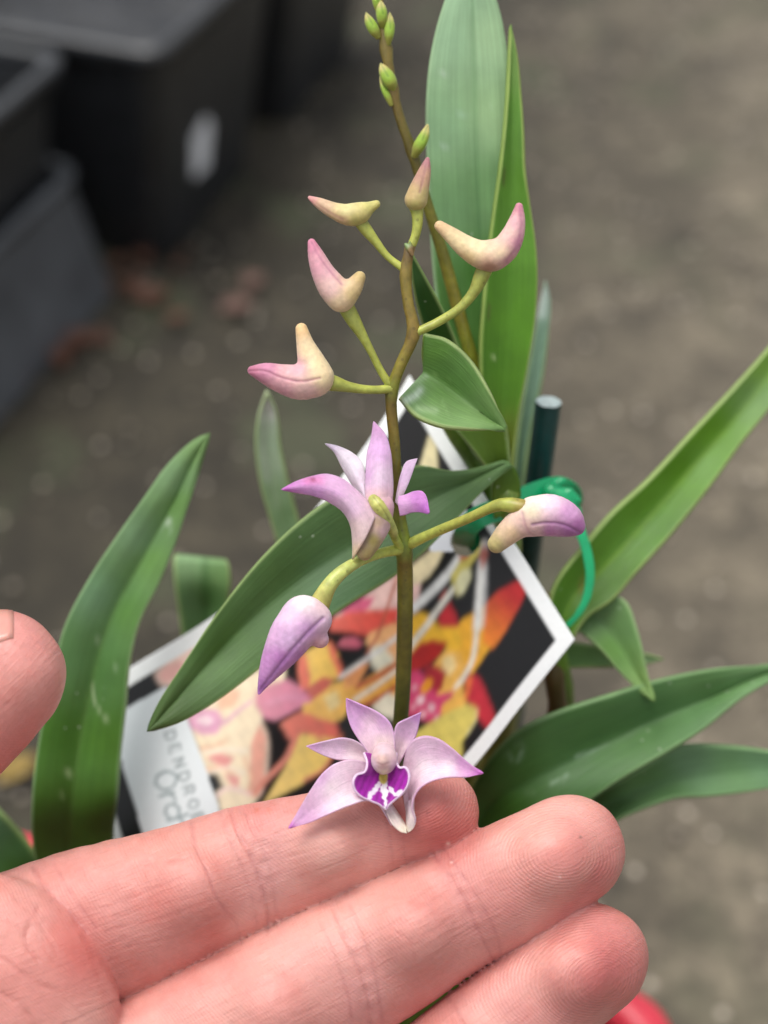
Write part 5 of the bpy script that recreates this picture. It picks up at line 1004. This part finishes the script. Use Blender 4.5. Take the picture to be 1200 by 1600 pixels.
    for ps in ([(570, 1468), (630, 1432), (700, 1392)], [(590, 1500), (650, 1470), (720, 1425)], [(610, 1452), (640, 1470), (650, 1500)], [(600, 1530), (670, 1500), (720, 1460)], [(560, 1440), (620, 1412)], [(620, 1560), (690, 1520)], [(330, 1575), (400, 1545), (470, 1505)], [(360, 1600), (430, 1570), (500, 1530)], [(640, 1410), (690, 1375)], [(440, 1600), (500, 1570)]): crease(ps, 2.4, 0.75, 0.3, (190, 104, 92))
    # ring finger
    for ps, w_, dp in (([(700, 1560), (728, 1600), (750, 1640), (760, 1690)], 3.4, 1.8),): crease(ps, w_, dp)
    for ps in ([(775, 1620), (850, 1570)], [(750, 1590), (800, 1560)]): crease(ps, 2.2, 0.6, 0.25, (190, 104, 92))
    # palm
    crease([(118, 1438), (140, 1480), (154, 1522), (166, 1556), (192, 1596)], 5, 1.5, 0.3, (196, 96, 84))
    for ps in ([(-20, 1482), (20, 1510), (60, 1538), (100, 1552)], [(-20, 1540), (30, 1570), (60, 1610)], [(60, 1420), (40, 1470), (60, 1500)]): crease(ps, 5, 2.0, 0.25, (196, 104, 90))
    for ps in ([(20, 1400), (60, 1440), (90, 1490)], [(-10, 1430), (30, 1450)], [(100, 1560), (140, 1600)], [(70, 1480), (85, 1505), (110, 1520)]): crease(ps, 2.8, 0.9, 0.22, (200, 112, 96))
    col = col*np.array([0.80, 0.79, 0.925])
    # gentle unevenness
    disp += 1.1*np.sin(V[:, 0]/31+V[:, 1]/47)*np.sin(V[:, 1]/29-V[:, 0]/60)+0.6*np.sin(V[:, 0]/13+1)*np.sin(V[:, 1]/15+V[:, 2]/11)
    V2 = V+Nn*disp[:, None]
    # small marks
    for x, y, r_, c, a in ((907, 1308, 2.6, (70, 30, 25), .9), (838, 1307, 5, (170, 90, 60), .5), (400, 1263, 5, (190, 95, 50), .5), (420, 1266, 4, (190, 95, 50), .35), (668, 1270, 2.5, (120, 50, 40), .6), (705, 1346, 2, (245, 225, 215), .5), (875, 1370, 2, (245, 225, 215), .5), (700, 1318, 3, (245, 232, 220), .5)):
        mix(a*np.exp(-(((V[:, 0]-x)**2+(V[:, 1]-y)**2)/r_**2))*front, c)
    # papillary ridges: rings round each pad, arcs further down the finger
    cen = np.array([(628, 1235, 5), (880, 1335, 25), (935, 1530, 5), (870, 1725, -40), (20, 1060, 115)], float)
    pd = np.linalg.norm((V-cen[fid])*np.array([0.85, 1.15, 0.6]), axis=1); ph = pd/4.9*2*math.pi
    amp = front*sstep(pd, 8, 55)*(0.45+0.55*(1-sstep(tipd, 60, 200)))*np.where(fid == 4, 0.25, 1.0)
    # coordinates along and round each finger, for fine wrinkling
    axd = np.array([(0.93, -0.36), (0.88, -0.47), (0.79, -0.62), (0.8, -0.6), (0.7, -0.7)])[fid]
    alo = V[:, 0]*axd[:, 0]+V[:, 1]*axd[:, 1]; aro = -V[:, 0]*axd[:, 1]+V[:, 1]*axd[:, 0]
    loc = PW([(-60, 1590, -60)])[0]
    o = mesh('hand', PW(V2), Qd, M_SKIN, col=col, attrs={'ridge': ph, 'ridgeamp': amp, 'along': alo, 'around': aro}, closed=True, loc=loc)
    tag(o, 'bare open hand, palm up, fingers cradling the lowest pink flower', 'hand')
    # thumb nail
    P = []; nu, nv = 16, 18
    nd = np.array([-0.45, -0.87, 0.12]); nd /= np.linalg.norm(nd); ax = np.array([0.70, -0.70, 0.05]); ax -= nd*(ax@nd); ax /= np.linalg.norm(ax); sd_ = np.cross(ax, nd)
    c0_ = np.array([3, 1055, 20.])
    for i in range(nu):
        u = i/(nu-1); s = -120+196*u
        for j in range(nv):
            th = (j/(nv-1)-0.5)*1.9; rr = 103.5+2.5*u*u if True else 0
            fl_ = math.cos(th); e = s-24*(th/0.95)**2*(u)
            base = c0_+ax*min(e, 0); r_ = 100.6
            if e > 0:
                ph_ = e/118.0; q = nd*math.cos(th)*math.cos(ph_)+sd_*math.sin(th)*math.cos(ph_)+ax*math.sin(ph_); P.append(c0_+q*(r_+1.5*u))
            else: P.append(base+(nd*math.cos(th)+sd_*math.sin(th))*(r_+(-e)*0.05))
    I = np.arange(nu*nv).reshape(nu, nv); F = np.stack([I[:-1, :-1], I[1:, :-1], I[1:, 1:], I[:-1, 1:]], -1).reshape(-1, 4)
    nl = mesh('nail', PW(np.array(P)), F, M_NAIL, o, loc=None); nl.location = (0, 0, 0)
    md = nl.modifiers.new('t', 'SOLIDIFY'); md.thickness = 0.0002; md.offset = 0
build_hand()
